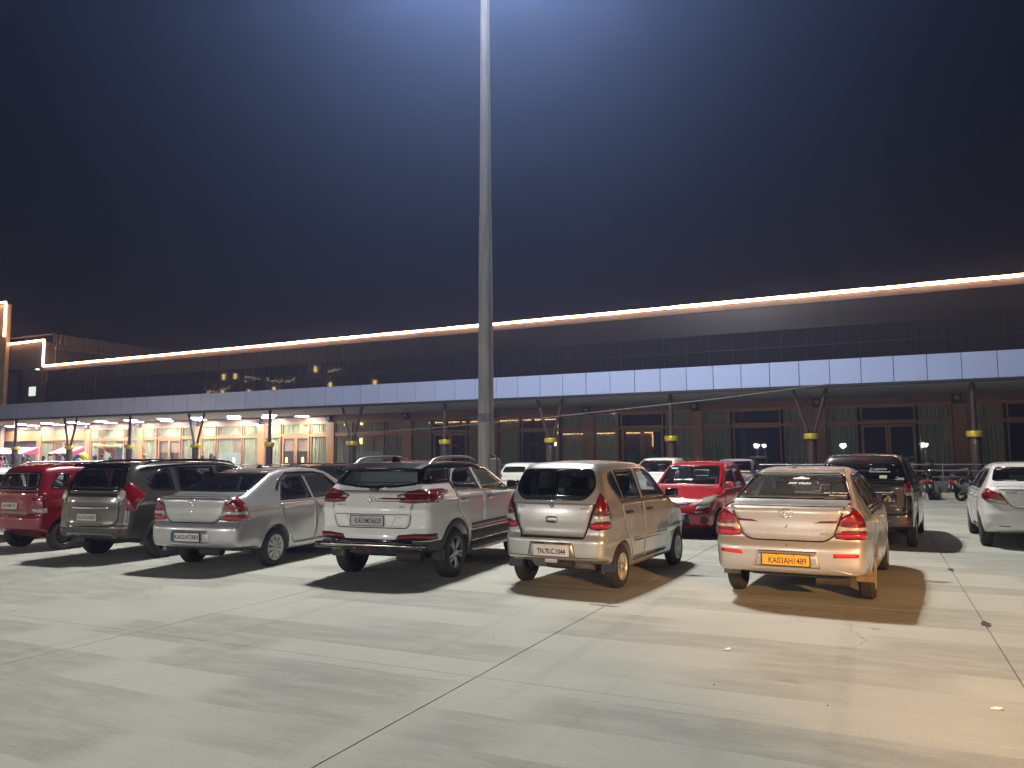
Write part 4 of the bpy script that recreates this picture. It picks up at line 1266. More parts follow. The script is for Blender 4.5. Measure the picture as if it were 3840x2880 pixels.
# ================================================================== CARS
def pose(x, y, th): return dict(loc=(x, y, 0), rz=R(th))
SILVER = paint('paint_silver', (.46, .46, .46), .55, .30)
SILVER_D = paint('paint_silver_dusty', (.49, .485, .47), .5, .34, .6)
CHAMP = paint('paint_champagne', (.43, .43, .41), .5, .34, .5)
WHITE = paint('paint_white', (.80, .795, .765), .0, .35)
MAROON = paint('paint_maroon', (.22, .008, .016), .15, .30)
REDP = paint('paint_red', (.36, .008, .015), .05, .3)
GREYB = paint('paint_grey_brown', (.105, .098, .085), .5, .30)
BROWNP = paint('paint_brown', (.050, .043, .039), .5, .3)
BLUEG = paint('paint_blue_grey', (.10, .125, .17), .45, .32)
BLKP = paint('paint_black', (.006, .006, .0065), .0, .3)
BLKP.node_tree.nodes['Principled BSDF'].inputs['Coat Weight'].default_value = .35; BLKP.node_tree.nodes['Principled BSDF'].inputs['Specular IOR Level'].default_value = .25
DKGREY = paint('paint_dark_grey', (.03, .03, .032), .4, .3)

# ---------------------------------------------------------------- silver notchback sedans (two)
def sedan(x, y, th, label, group, taxi):
    c = Car(.845, 2.55, .95, .77, .292,
            top=[(-1.02, .98), (-.94, 1.075), (-.86, 1.108), (-.60, 1.13), (.16, 1.43), (.50, 1.49), (.95, 1.515), (1.45, 1.49), (1.78, 1.42), (2.50, 1.04), (2.72, .99), (3.2, .86), (3.36, .70)],
            rear=[(.15, -.60), (.27, -.82), (.34, -.91), (.45, -.945), (.63, -.95), (.69, -.925), (.73, -.895), (.86, -.905), (.90, -.898), (1.0, -.905), (1.07, -.935), (1.11, -.90), (1.5, -.80)],
            front=[(.15, 3.10), (.3, 3.27), (.5, 3.31), (.62, 3.30), (.8, 3.20), (1.0, 3.10), (1.5, 3.0)],
            side=[(.15, .89), (.28, .95), (.45, .985), (.62, 1.0), (.80, .998), (.93, .97), (.985, .935), (1.38, .71), (1.55, .60)],
            plan=[(-.96, .915), (-.7, .955), (-.3, .985), (.5, 1.0), (2.0, 1.0), (2.8, .97), (3.3, .88)],
            gh_plan=[(-.6, .90), (.2, .95), (1.0, 1.0), (1.8, 1.0), (2.5, .97)],
            bot=[(-.95, .355), (-.42, .345), (-.2, .22), (2.5, .2), (3.2, .22)], belt=.97,
            kr=.10, pr=3.2, krear=.075, ktop=.07, track=1.47, tyre_w=.175, creases=[('s', .905, .006, .03)], arch=.055, crown=.035)
    root = empty('sedan', label=label, cat='car', group=group, **pose(x, y, th))
    pm = SILVER_D if taxi else SILVER
    gm_ = GLASS_DUSTY if taxi else GLASS_M
    rd = rounded([(.14, .99), (1.005, .99), (.935, 1.385), (.56, 1.385), (.36, 1.31)], [.03, .02, .03, .12, .1])
    fd = rounded([(1.085, .99), (2.06, .99), (2.02, 1.04), (1.56, 1.345), (1.30, 1.39), (1.015, 1.39)], [.02, .03, .05, .12, .1, .03])
    wins = {'rear_window': (rounded([(-.655, 1.140), (.655, 1.140), (.51, 1.45), (-.51, 1.45)], [.05, .05, .06, .06]), 'rear', gm_, .03),
            'rear_door_window': (rd, 'right', GLASS_C, .022), 'front_door_window': (fd, 'right', GLASS_C, .022),
            'windshield': (rounded([(-.66, 1.06), (.66, 1.06), (.53, 1.42), (-.53, 1.42)], .06), 'front', GLASS_C, .03)}
    cut_body(c, root, pm, holes_and_glass(c, root, wins), cab=(-.12, 2.25), floor=.72, bumper=(.705, -.33), bump_mat=pm)
    add_glass(c, root, wins)
    seats(c, root, [(.42, True), (1.25, False)], zb=.72, top=1.08, dash=(1.95, 1.0))
    MB().box(-.6, .6, -.36, .30, 1.05, 1.075).build('parcel_shelf', M('shelf_grey', (.28, .28, .26), .8), root)
    # boot lid
    lid = rounded([(-.505, .80), (-.40, .722), (.40, .722), (.505, .80), (.545, .95), (.60, 1.085), (-.60, 1.085), (-.545, .95)], [.05, .09, .09, .05, .03, .01, .01, .03])
    bl = patch(c, 'boot_lid', lid, 'rear', .004, pm, root, depth=.01)
    strip(c, 'lid_gap', inset(lid, -.008), 'rear', .016, .0015, SEAM, bl, closed=True)
    if not taxi: strip(c, 'lid_edge', [(-.50, 1.066), (-.3, 1.069), (.3, 1.069), (.50, 1.066)], 'rear', .008, .0045, SEAM, bl, depth=.004)
    # lamps
    pts = [('r', .49, .80), ('r', .505, .752), ('r', .62, .738), ('s', -.62, .748), ('s', -.64, .84), ('s', -.68, .98), ('s', -.735, 1.085), ('r', .655, 1.125), ('r', .615, 1.11), ('r', .565, .98), ('r', .515, .87)]
    for sd in (1, -1):
        tail_lamp(c, root, pts, R(38), sd, [(.735, .812, REDB), (.818, .90, CLEARL), (.906, 1.12, REDL)], REDD, bulge=.012)
    emblem(c, bl, 'ovals', -.0, 1.015, .145, .10)
    MB().lathe([(.018, -.012), (.014, -.016), (0, -.014)], axis='y', n=14).build('lock', CHROME, bl).location = tuple(surf(c, .0, .87, 'rear', .0)[0])
    # plate recess outline and plate
    rec = [(-.355, .425), (-.31, .595), (.31, .595), (.355, .425)]
    bb = patch(c, 'plate_recess', rounded(rec, .03), 'rear', .0015, pm, root, depth=.003)
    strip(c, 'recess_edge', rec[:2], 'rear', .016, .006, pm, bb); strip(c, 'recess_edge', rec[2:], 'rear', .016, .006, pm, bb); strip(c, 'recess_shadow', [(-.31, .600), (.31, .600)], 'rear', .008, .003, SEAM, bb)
    if taxi:
        plate(root, 'KA03AH1489', -.01, -.965, .508, .50, .118, YELP, border=BLACKT, txtw=.80, th=.58, dx=.02, bold=.008, dz=-.008)
    else:
        plate(root, 'KA02AF2883', -.06, -.965, .508, .50, .118, WHITEP, border=BLACK, blue=True, dx=.025, txtw=.84)
    strip(c, 'bumper_crease', [(-.70, .37), (-.45, .425), (-.38, .40), (.38, .40), (.45, .425), (.70, .37)], 'rear', .010, .003, pm, root)
    MB().lathe([(.008, -.003), (0, -.004)], axis='y', n=8).build('tow_hole', SEAM, root).location = tuple(surf(c, .0, .665, 'rear', .001)[0])
    # sides
    d1 = rounded([(1.05, .955), (.115, .955), (.19, .74), (.335, .52), (.47, .31), (1.05, .31)], [.01, .03, .05, .05, .05, .02])
    d2 = rounded([(1.062, .955), (1.062, .31), (2.08, .31), (2.16, .55), (2.13, .955)], [.01, .02, .06, .06, .03])
    door_panels(c, root, pm, [(d1, .27), (d2, 1.25)], pm, .87)
    for fr in ('right', 'left'):
        strip(c, 'belt_strip', [(.12, .972), (1.0, .972), (2.1, .972)], fr, .018, .005, pm if not taxi else BLACK, root)
        strip(c, 'window_visor', [(.16, 1.16), (.30, 1.30), (.52, 1.395), (.93, 1.405), (1.30, 1.40), (1.58, 1.36), (1.95, 1.10)], fr, .055, .012, GLOSSB, root)
    for sd in (1, -1): door_mirror(c, root, sd, 2.02, 1.03, BLACK if taxi else pm)
    if taxi:
        wheels(c, root, .19, 'cover8', COVER, M('cover_worn', (.30, .27, .22), .5, metal=.3))
    else:
        wheels(c, root, .195, 'cover10', COVER, COVER)
    underbody(c, root, z=.29, mat=UNDER, flap=(.03, .13, MUD, .36) if taxi else None, muffler=(.25, -.55, .27, 1) if taxi else (-.1, -.55, .27, 1))
    if taxi:
        MB().tube([(-.62, -.35, .33), (-.30, -.42, .30), (-.18, -.45, .31)], .022, 8).build('tow_bar', MUD, root)
    for sd in (1, -1): patch(c, 'head_lamp', rounded([(sd * .42, .70), (sd * .74, .74), (sd * .74, .86), (sd * .45, .80)], .02), 'front', .006, HEADL, root)
    ax, an = surf(c, 0, .62, 'top')
    b = MB().prism([(-.06, 0), (.06, 0), (.03, .05), (.005, .055)], 'x', -.02, .02).build('antenna', BLACK, root); b.location = (0 if not taxi else -.12, .62, ax[2] - .005)
    if taxi:
        for sd in (1, -1):
            patch(c, 'reflector_tape', [(sd * .48, .548), (sd * .73, .558), (sd * .73, .598), (sd * .48, .592)], 'rear', .002, REFR, root, depth=.003)
            patch(c, 'lid_stripe', [(sd * .515, .918), (sd * .29, .912), (sd * .36, .936), (sd * .53, .945)], 'rear', .009, REDD, bl, depth=.006)
        badge_text(c, bl, 'GLD', .395, .80, .085, BLACKT, height=.026)
        WT = M('sticker_white', (.75, .76, .75), .5, var=.1, scale=20)
        P, N = surf(c, .05, 1.315, 'rear', .008); tl = -math.asin(N[2])
        textobj('window_lettering', 'MS Cabs', .26, WT, root, tuple(P), (tl, 0, 0), height=.05, shear=.35, bold=.02)
        P, N = surf(c, .05, 1.375, 'rear', .008)
        b = MB()
        for (dx, dz, rr_) in ((-.075, -.02, .022), (-.045, -.018, .026), (0, .0, .040), (.045, -.018, .026), (.075, -.02, .022), (-.022, -.012, .030), (.022, -.012, .03)):
            b.lathe([(rr_, 0), (0, -.001 - rr_ * .02)], axis='y', n=14, at=(dx, 0, dz))
        o = b.build('window_emblem', WT, root, fix=True); o.location = tuple(P); o.rotation_euler = (tl, 0, 0)
        P, N = surf(c, .47, 1.215, 'rear', .008); textobj('window_lettering', 'Cont: 9741780730', .25, WT, root, tuple(P), (tl, 0, 0), height=.02)
        P, N = surf(c, .50, 1.188, 'rear', .008); textobj('window_lettering', '9731073509', .18, WT, root, tuple(P), (tl, 0, 0), height=.018)
        patch(c, 'permit_sticker', [(-.60, .98), (-.56, .98), (-.56, 1.05), (-.60, 1.05)], 'right', .003, M('sticker_yellow', (.75, .38, .03), .5), root, depth=.003)
    return root

sedan(-9.31, 9.25, 6.4, 'silver sedan with white KA02AF2883 plate between the grey van and the white SUV', 'cars in the front row', False)
sedan(-.92, 10.05, -3.4, 'silver taxi sedan with yellow KA03AH1489 plate and red reflector tapes', 'cars in the front row', True)

# ---------------------------------------------------------------- champagne tall hatchback
def tall_hatch():
    c = Car(.738, 2.36, .58, .66, .272,
            top=[(-.62, 1.40), (-.42, 1.535), (-.15, 1.585), (.5, 1.605), (1.0, 1.595), (1.4, 1.54), (2.12, 1.09), (2.35, 1.02), (2.8, .90), (3.02, .72)],
            rear=[(.15, -.35), (.30, -.50), (.385, -.575), (.43, -.585), (.62, -.585), (.655, -.565), (.69, -.545), (.80, -.548), (.82, -.556), (.98, -.552), (1.08, -.535), (1.30, -.455), (1.50, -.355), (1.56, -.30), (1.8, -.2)],
            front=[(.15, 2.85), (.3, 2.97), (.5, 3.01), (.7, 2.98), (.9, 2.88), (1.5, 2.7)],
            side=[(.15, .90), (.28, .955), (.45, .985), (.62, 1.0), (.85, .995), (1.02, .965), (1.10, .94), (1.48, .80), (1.62, .74)],
            plan=[(-.6, .935), (-.3, .97), (.3, .995), (1.0, 1.0), (2.0, .99), (2.6, .95), (3.0, .86)],
            gh_plan=[(-.6, .90), (0, .96), (.8, 1.0), (2.2, .98)],
            bot=[(-.6, .37), (-.36, .36), (-.2, .22), (2.4, .2), (3.0, .22)], belt=1.05,
            kr=.085, pr=3.2, krear=.095, ktop=.10, track=1.295, tyre_w=.16, arch=.055, creases=[('s', .60, .010, .03), ('s', .88, .006, .05)], crown=.045)
    root = empty('hatchback', label='champagne tall hatchback with white TN.70.C.1044 plate beside the white SUV', cat='car', group='cars in the front row', **pose(-3.72, 9.60, -3.6))
    pm = CHAMP
    rw = rounded([(-.425, 1.105), (.425, 1.105), (.53, 1.20), (.555, 1.30), (.49, 1.505), (-.49, 1.505), (-.555, 1.30), (-.53, 1.20)], [.06, .06, .08, .08, .09, .09, .08, .08])
    wins = {'rear_window': (rw, 'rear', glassmat('car_glass_film', (.12, .13, .12), .05, 1.5, .0, .07), .02),
            'quarter_window': (rounded([(.02, 1.10), (.16, 1.09), (.06, 1.47), (-.10, 1.44), (-.14, 1.30)], [.08, .01, .02, .08, .08]), 'right', GLASS_D, .018),
            'rear_door_window': (rounded([(.19, 1.085), (.80, 1.075), (.72, 1.49), (.10, 1.475)], [.02, .02, .05, .04]), 'right', GLASS_D, .02),
            'front_door_window': (rounded([(.89, 1.07), (1.86, 1.055), (1.84, 1.10), (1.36, 1.44), (1.12, 1.49), (.83, 1.49)], [.02, .03, .05, .1, .08, .03]), 'right', GLASS_C, .02),
            'windshield': (rounded([(-.60, 1.12), (.60, 1.12), (.52, 1.50), (-.52, 1.50)], .06), 'front', GLASS_C, .03)}
    cut_body(c, root, pm, holes_and_glass(c, root, wins), cab=(-.42, 2.0), floor=.72, bumper=(.665, -.335))
    add_glass(c, root, wins)
    seats(c, root, [(.20, True), (1.05, False)], zb=.70, top=1.14, hx=.32, width=.22, dash=(1.65, 1.05))
    lid = rounded([(-.465, .77), (-.425, .672), (.425, .672), (.465, .77), (.555, 1.075), (-.555, 1.075)], [.05, .05, .05, .05, .02, .02])
    tg = patch(c, 'tailgate', lid, 'rear', .004, pm, root, depth=.012)
    strip(c, 'tailgate_gap', inset(lid, -.010)[0:4] if False else [(-.567, 1.07), (-.476, .77), (-.432, .658), (.432, .658), (.476, .77), (.567, 1.07)], 'rear', .020, .002, SEAM, tg)
    MB().box(-.43, .43, -.578, -.55, .640, .662).build('bumper_step', SEAM, root)
    hp = rounded([(-.075, .835), (.075, .835), (.075, .905), (-.075, .905)], .03)
    h_ = patch(c, 'tailgate_handle', hp, 'rear', .007, pm, tg, depth=.004, res=.02)
    strip(c, 'handle_edge', inset(hp, -.004), 'rear', .006, .006, SEAM, h_, closed=True)
    patch(c, 'handle_slot', [(-.062, .842), (.045, .842), (.045, .858), (-.062, .858)], 'rear', .0085, SEAM, h_, depth=.002, res=.02)
    emblem(c, tg, 's_mark', 0, 1.042, .062, .062)
    badge_text(c, tg, 'MARUTI', -.455, 1.036, .12, CHROME, height=.020); badge_text(c, tg, 'SUZUKI', -.445, 1.008, .115, CHROME, height=.020)
    badge_text(c, tg, 'ZEN', .47, 1.042, .07, CHROME, height=.017); badge_text(c, tg, 'ESTILO', .455, 1.010, .125, BLACKT, height=.024)
    badge_text(c, tg, 'LXi', .43, .815, .065, CHROME, height=.022)
    strip(c, 'wiper_rest', [(-.06, 1.100), (.06, 1.100)], 'rear', .012, .008, CHROME, tg)
    pts = [('r', .49, .80), ('r', .505, .765), ('r', .60, .748), ('s', -.335, .775), ('s', -.325, .90), ('s', -.345, 1.03), ('s', -.39, 1.13), ('r', .600, 1.205), ('r', .585, 1.14), ('r', .555, 1.0)]
    for sd in (1, -1): tail_lamp(c, root, pts, R(40), sd, [(.765, .835, REDB), (.84, .945, CLEARL), (.95, 1.20, REDL)], BLACK, bulge=.008)
    rec = [(-.325, .425), (-.285, .59), (.285, .59), (.325, .425)]
    bb = patch(c, 'plate_recess', rounded(rec, .03), 'rear', .0015, pm, root, depth=.003)
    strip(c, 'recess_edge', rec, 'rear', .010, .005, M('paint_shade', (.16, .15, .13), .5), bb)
    for a in (-.16, .12): MB().box(a - .07, a + .07, -.612, -.59, .575, .588).build('plate_lamp', BLACK, bb)
    p_ = plate(root, 'TN.70.C.1044', .01, -.605, .495, .49, .14, WHITEP, txtw=.80, th=.47, bold=.03, dz=-.012)
    strip(c, 'bumper_lip', [(-.66, .415), (.66, .415)], 'rear', .008, .001, SEAM, root)
    MB().bevbox(-.085, .085, -.60, -.52, .335, .40, .015).build('tow_cover', pm, root)
    d1 = rounded([(.80, 1.05), (.06, 1.06), (.13, .72), (.34, .47), (.42, .30), (.82, .30)], [.01, .03, .06, .06, .04, .02])
    d2 = rounded([(.815, 1.05), (.835, .30), (1.80, .30), (1.93, .6), (1.93, 1.03)], [.01, .02, .06, .06, .03])
    door_panels(c, root, pm, [(d1, .25), (d2, 1.02)], BLACK, .935)
    for fr in ('right', 'left'):
        strip(c, 'door_moulding', [(.42, .575), (.80, .572)], fr, .06, .010, pm, root); strip(c, 'door_moulding', [(.85, .572), (1.78, .565)], fr, .06, .010, pm, root)
        strip(c, 'belt_strip', [(.02, 1.082), (.85, 1.072), (1.86, 1.05)], fr, .014, .005, BLACK, root)
    for sd in (1, -1): door_mirror(c, root, sd, 1.80, 1.10, GLOSSB)
    wheels(c, root, .172, 'multi', COVER, COVER)
    underbody(c, root, z=.32, muffler=(-.15, -.36, .33, 1), flap=(.02, .12, BLACK, .34))
    for sd in (1, -1): patch(c, 'head_lamp', rounded([(sd * .38, .68), (sd * .66, .72), (sd * .66, .88), (sd * .40, .80)], .03), 'front', .006, HEADL, root)
    strip(c, 'roof_gutter', [(.40, .0), (.47, .9), (.42, 1.3)], 'top', .012, .002, SEAM, root); strip(c, 'roof_gutter', [(-.40, .0), (-.47, .9), (-.42, 1.3)], 'top', .012, .002, SEAM, root)
tall_hatch()

# ---------------------------------------------------------------- white compact SUV, black roof
def suv():
    c = Car(.895, 2.59, .84, .84, .343,
            top=[(-.72, 1.40), (-.50, 1.555), (-.2, 1.592), (.5, 1.615), (1.2, 1.595), (1.6, 1.53), (2.38, 1.16), (2.6, 1.10), (3.2, .99), (3.42, .80)],
            rear=[(.2, -.5), (.36, -.70), (.42, -.80), (.50, -.835), (.62, -.84), (.70, -.815), (.73, -.80), (.90, -.812), (.93, -.845), (.97, -.84), (1.05, -.80), (1.18, -.755), (1.24, -.70), (1.52, -.47), (1.60, -.40), (1.8, -.3)],
            front=[(.2, 3.2), (.35, 3.37), (.6, 3.42), (.85, 3.40), (1.0, 3.30), (1.5, 3.1)],
            side=[(.2, .90), (.34, .95), (.5, .985), (.7, 1.0), (.9, 1.0), (1.08, .985), (1.17, .955), (1.22, .925), (1.50, .77), (1.64, .68)],
            plan=[(-.85, .925), (-.6, .955), (-.2, .985), (.5, 1.0), (2.0, 1.0), (2.8, .97), (3.4, .87)],
            gh_plan=[(-.7, .89), (.1, .95), (1.0, 1.0), (2.0, .98)],
            bot=[(-.85, .43), (-.46, .41), (-.25, .27), (2.6, .26), (3.4, .3)], belt=1.18,
            kr=.12, pr=3.0, krear=.085, ktop=.095, track=1.56, tyre_w=.215, arch=.055, flare=.014, creases=[('s', 1.07, .010, .03), ('s', .62, .008, .05)], crown=.05)
    root = empty('compact_suv', label='white compact SUV with black roof, silver rails and KA53MD6620 plate', cat='car', group='cars in the front row', **pose(-6.26, 9.42, 4.6))
    pm = WHITE
    rw = rounded([(-.64, 1.285), (-.2, 1.235), (.2, 1.235), (.64, 1.285), (.55, 1.50), (-.55, 1.50)], [.03, .15, .15, .03, .04, .04])
    wins = {'rear_window': (rw, 'rear', GLASS_M, .03),
            'rear_door_window': (rounded([(.10, 1.215), (.93, 1.185), (.86, 1.505), (.30, 1.49), (.08, 1.32)], [.04, .02, .03, .12, .06]), 'right', GLASS_C, .022),
            'front_door_window': (rounded([(1.02, 1.18), (2.02, 1.14), (2.0, 1.19), (1.50, 1.47), (1.30, 1.505), (.95, 1.505)], [.02, .03, .05, .1, .1, .03]), 'right', GLASS_C, .022),
            'windshield': (rounded([(-.70, 1.17), (.70, 1.17), (.58, 1.52), (-.58, 1.52)], .06), 'front', GLASS_C, .03)}
    roofn = Vector((0, -.0, 1)).normalized()
    outs = cut_body(c, root, pm, holes_and_glass(c, root, wins), cab=(-.30, 2.2), floor=.80, bumper=(.695, -.42), bump_mat=pm, roof=((1.495, 0), (0, .0, 1), BLKP), lower_mat=(.555, GREYP))
    add_glass(c, root, wins)
    seats(c, root, [(.35, True), (1.20, False)], zb=.74, top=1.24, hx=.38, dash=(1.85, 1.12))
    # black D-pillar, spoiler
    for fr in ('right', 'left'):
        patch(c, 'pillar_cover', rounded([(-.46, 1.30), (.02, 1.30), (.10, 1.50), (-.36, 1.51)], .02), fr, .003, BLKP, root)
        patch(c, 'pillar_cover', rounded([(.02, 1.212), (.085, 1.212), (.06, 1.34), (.28, 1.505), (.12, 1.51), (0, 1.34)], .015), fr, .0045, BLKP, root)
    for sd in (1, -1): patch(c, 'pillar_cover', c.to_corner([('r', .60, 1.295), ('r', .535, 1.505), ('s', -.33, 1.505), ('s', -.44, 1.30)], 1, R(40)), ('corner', sd, R(40)), .003, BLKP, root)
    sp_ = MB(); pr_ = [(-.66, 1.495), (-.655, 1.525), (-.40, 1.585), (-.30, 1.572), (-.42, 1.50)]
    secs = []
    for xx, sc, dy in ((-.62, .8, .09), (-.55, 1, .03), (-.3, 1, 0), (0, 1, -.01), (.3, 1, 0), (.55, 1, .03), (.62, .8, .09)):
        secs.append([(xx, p[0] + dy, p[1] - .022 * (abs(xx) / .6) ** 2) for p in pr_])
    vs_ = [p for s_ in secs for p in s_]; fs = []
    for i in range(6):
        for k in range(5): fs.append((i * 5 + k, i * 5 + (k + 1) % 5, i * 5 + 5 + (k + 1) % 5, i * 5 + 5 + k))
    fs += [tuple(range(5)), tuple(range(30, 35))[::-1]]
    spo = MB().add(vs_, fs).build('spoiler', BLKP, root, fix=True)
    MB().box(-.17, .17, -.668, -.65, 1.503, 1.518).build('brake_light', REDD, spo)
    # rails
    for sx in (1, -1):
        pts = [(sx * .60, -.30, 1.545), (sx * .60, -.16, 1.62), (sx * .605, .05, 1.652), (sx * .605, .7, 1.668), (sx * .60, 1.05, 1.655), (sx * .595, 1.28, 1.61), (sx * .59, 1.36, 1.565)]
        MB().tube(pts, [.012, .018, .02, .02, .02, .018, .012], 8).build('roof_rail', ALLOY, root)
    fin = MB().prism([(-.09, 0), (.09, 0), (-.0, .075), (-.06, .08)], 'x', -.022, .022).build('antenna', BLKP, root); fin.location = (-.02, -.10, 1.592)
    # tailgate
    lid = rounded([(-.565, .79), (-.53, .728), (.53, .728), (.565, .79), (.60, 1.0), (.62, 1.20), (-.62, 1.20), (-.60, 1.0)], [.05, .05, .05, .05, .03, .02, .02, .03])
    tg = patch(c, 'tailgate', lid, 'rear', .004, pm, root, depth=.012)
    strip(c, 'tailgate_gap', inset(lid, -.006), 'rear', .012, .0015, SEAM, tg, closed=True)
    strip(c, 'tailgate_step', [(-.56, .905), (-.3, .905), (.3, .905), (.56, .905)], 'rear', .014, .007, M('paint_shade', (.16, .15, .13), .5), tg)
    emblem(c, tg, 'slant_h', -.02, 1.095, .155, .082)
    patch(c, 'decal_bar', [(.12, 1.095), (.40, 1.095), (.40, 1.118), (.155, 1.118)], 'rear', .0065, M('decal_grey', (.05, .05, .05), .5), tg, depth=.003); patch(c, 'decal_bar', [(.075, 1.095), (.095, 1.095), (.13, 1.118), (.11, 1.118)], 'rear', .0065, _mats['decal_grey'], tg, depth=.003)
    patch(c, 'decal_line', [(.06, 1.066), (.44, 1.066), (.44, 1.078), (.06, 1.078)], 'rear', .0065, M('decal_red', (.45, .02, .02), .5), tg, depth=.003)
    badge_text(c, tg, 'CRETA', -.47, 1.02, .13, CHROME, height=.022); badge_text(c, tg, 'SX', .47, 1.0, .08, CHROME, height=.022); badge_text(c, tg, 'CRDi', .42, .862, .09, CHROME, height=.024)
    plate(root, 'KA53MD6620', -.055, -.825, .815, .50, .125, M('plate_grey', (.42, .42, .43), .4), border=BLACK, txtw=.80, th=.58, dx=.02)
    tg_rec = [(-.36, .745), (-.42, .88), (.42, .88), (.36, .745)]
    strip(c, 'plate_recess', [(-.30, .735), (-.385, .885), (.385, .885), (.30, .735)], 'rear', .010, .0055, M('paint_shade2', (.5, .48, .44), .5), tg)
    # wiper
    MB().tube([(.0, -.735, 1.24), (.03, -.70, 1.275), (.28, -.675, 1.292)], .010, 6).build('wiper', BLACK, root); MB().bevbox(-.06, .06, -.765, -.71, 1.205, 1.25, .01).build('wiper_pivot', BLACK, root)
    pts = [('r', .365, 1.150), ('r', .435, 1.062), ('r', .60, 1.055), ('s', -.52, 1.065), ('s', -.40, 1.10), ('s', -.30, 1.165), ('s', -.14, 1.205), ('s', -.30, 1.232), ('r', .70, 1.235), ('r', .55, 1.205)]
    for sd in (1, -1):
        tl = tail_lamp(c, root, pts, R(32), sd, [(1.07, 1.118, REDD), (1.122, 1.165, CLEARL), (1.169, 1.23, REDD)], REDD, bulge=.008)
        poly = c.to_corner([('r', .50, 1.072), ('r', .58, 1.072), ('r', .58, 1.105), ('r', .50, 1.105)], 1, R(32)); patch(c, 'bulb_lens', poly, ('corner', sd, R(32)), .016, REDB, tl, res=.02, depth=.006)
        poly = c.to_corner([('s', -.70, 1.075), ('s', -.50, 1.085), ('s', -.46, 1.19), ('s', -.66, 1.19)], 1, R(32)); patch(c, 'side_lens', poly, ('corner', sd, R(32)), .016, REDL, tl, res=.03, depth=.006)
        strip(c, 'lamp_trim', c.to_corner([('r', .41, 1.062), ('r', .60, 1.047), ('s', -.52, 1.055), ('s', -.38, 1.10)], 1, R(32)), ('corner', sd, R(32)), .012, .009, CHROME, tl)
        rf = c.to_corner([('r', .375, .565), ('r', .42, .635), ('r', .66, .655), ('s', -.55, .65), ('s', -.52, .575), ('r', .66, .560)], 1, R(35))
        r_ = patch(c, 'bumper_reflector', rounded(rf, .015), ('corner', sd, R(35)), .006, BLACK, root, res=.04)
        patch(c, 'reflector_lens', clip_z(inset(rf, .012), .592, .70), ('corner', sd, R(35)), .010, M('reflector_dark', (.22, .012, .018), .3, var=.1, coat=.5), r_, res=.04)
    # dark lower bumper, nudge guard, skid plate
    low = c.to_corner([('r', 0, .435), ('r', 0, .56)], 1, 0.0)
    patch(c, 'bumper_band', [(-.62, .52), (.62, .52), (.62, .578), (-.62, .578)], 'rear', .004, GLOSSB, root, depth=.01)
    MB().tube([(-.80, -.80, .50), (-.70, -.925, .505), (-.45, -.955, .51), (.45, -.955, .51), (.70, -.925, .505), (.80, -.80, .50)], .032, 10).build('nudge_guard', M('guard_steel', (.40, .38, .33), .22, metal=1.0, var=.1), root)
    for sd in (1, -1): MB().bevbox(sd * .66 - .13, sd * .66 + .13, -.955, -.80, .455, .535, .02).build('guard_pad', GLOSSB, root)
    sk = rounded([(-.30, .492), (.30, .492), (.24, .418), (-.24, .418)], .02)
    s_ = patch(c, 'skid_plate', sk, 'rear', .012, M('skid_grey', (.28, .27, .23), .5), root)
    P, N = surf(c, -.02, .457, 'rear', .016)
    textobj('skid_lettering', 'CRETA', .20, M('letter_red', (.45, .03, .02), .5), s_, tuple(P), (-math.asin(N[2]), 0, 0), height=.038)
    for sd in (1, -1): strip(c, 'bumper_brightwork', [(sd * .46, .445), (sd * .56, .438), (sd * .73, .445)], 'rear', .016, .012, ALLOY, root)
    # sides
    d1 = rounded([(1.0, 1.165), (.06, 1.20), (.10, .92), (.34, .72), (.47, .36), (1.0, .36)], [.01, .03, .08, .08, .04, .02])
    d2 = rounded([(1.012, 1.165), (1.012, .36), (2.02, .36), (2.14, .7), (2.12, 1.12)], [.01, .02, .08, .06, .03])
    door_panels(c, root, pm, [(d1, .22), (d2, 1.24)], CHROME, 1.045)
    for fr in ('right', 'left'):
        strip(c, 'belt_chrome', [(.06, 1.195), (.95, 1.168), (2.05, 1.125)], fr, .018, .006, CHROME, root)
        for yc in (0, c.wb):
            ar = [(yc + (c.archr + .032) * math.cos(R(a)), c.tr + (c.archr + .032) * math.sin(R(a))) for a in range(-14, 196, 10)]
            strip(c, 'arch_trim', ar, fr, .075, .008, GREYP, root, res=.04)
        strip(c, 'side_cladding', [(.49, .47), (2.12, .47)], fr, .20, .012, GREYP, root)
        strip(c, 'cladding_chrome', [(.50, .455), (1.0, .452), (2.10, .452)], fr, .016, .018, CHROME, root)
        strip(c, 'side_decal', [(.50, .678), (1.0, .682), (1.9, .682)], fr, .052, .0055, _mats['decal_grey'], root); strip(c, 'side_decal_line', [(.50, .625), (1.0, .628), (2.05, .628)], fr, .028, .0055, _mats['decal_red'], root)
        strip(c, 'side_decal', [(.48, .585), (2.1, .585)], fr, .03, .0055, _mats['decal_grey'], root)
        sx = 1 if fr == 'right' else -1
        MB().tube([(sx * .90, .48, .345), (sx * .945, .60, .335), (sx * .945, 2.0, .335), (sx * .90, 2.12, .345)], .028, 8).build('side_step', ALLOY, root)
    for sd in (1, -1): door_mirror(c, root, sd, 1.98, 1.185, BLKP, (.21, .15, .12))
    wheels(c, root, .225, 'alloy5', ALLOYD, ALLOY)
    underbody(c, root, z=.33, flap=(.02, .15, GREYP, .42), muffler=(.28, -.55, .33, 1))
    for sd in (1, -1): patch(c, 'head_lamp', rounded([(sd * .45, .82), (sd * .80, .88), (sd * .80, 1.0), (sd * .48, .92)], .03), 'front', .006, HEADL, root)
suv()

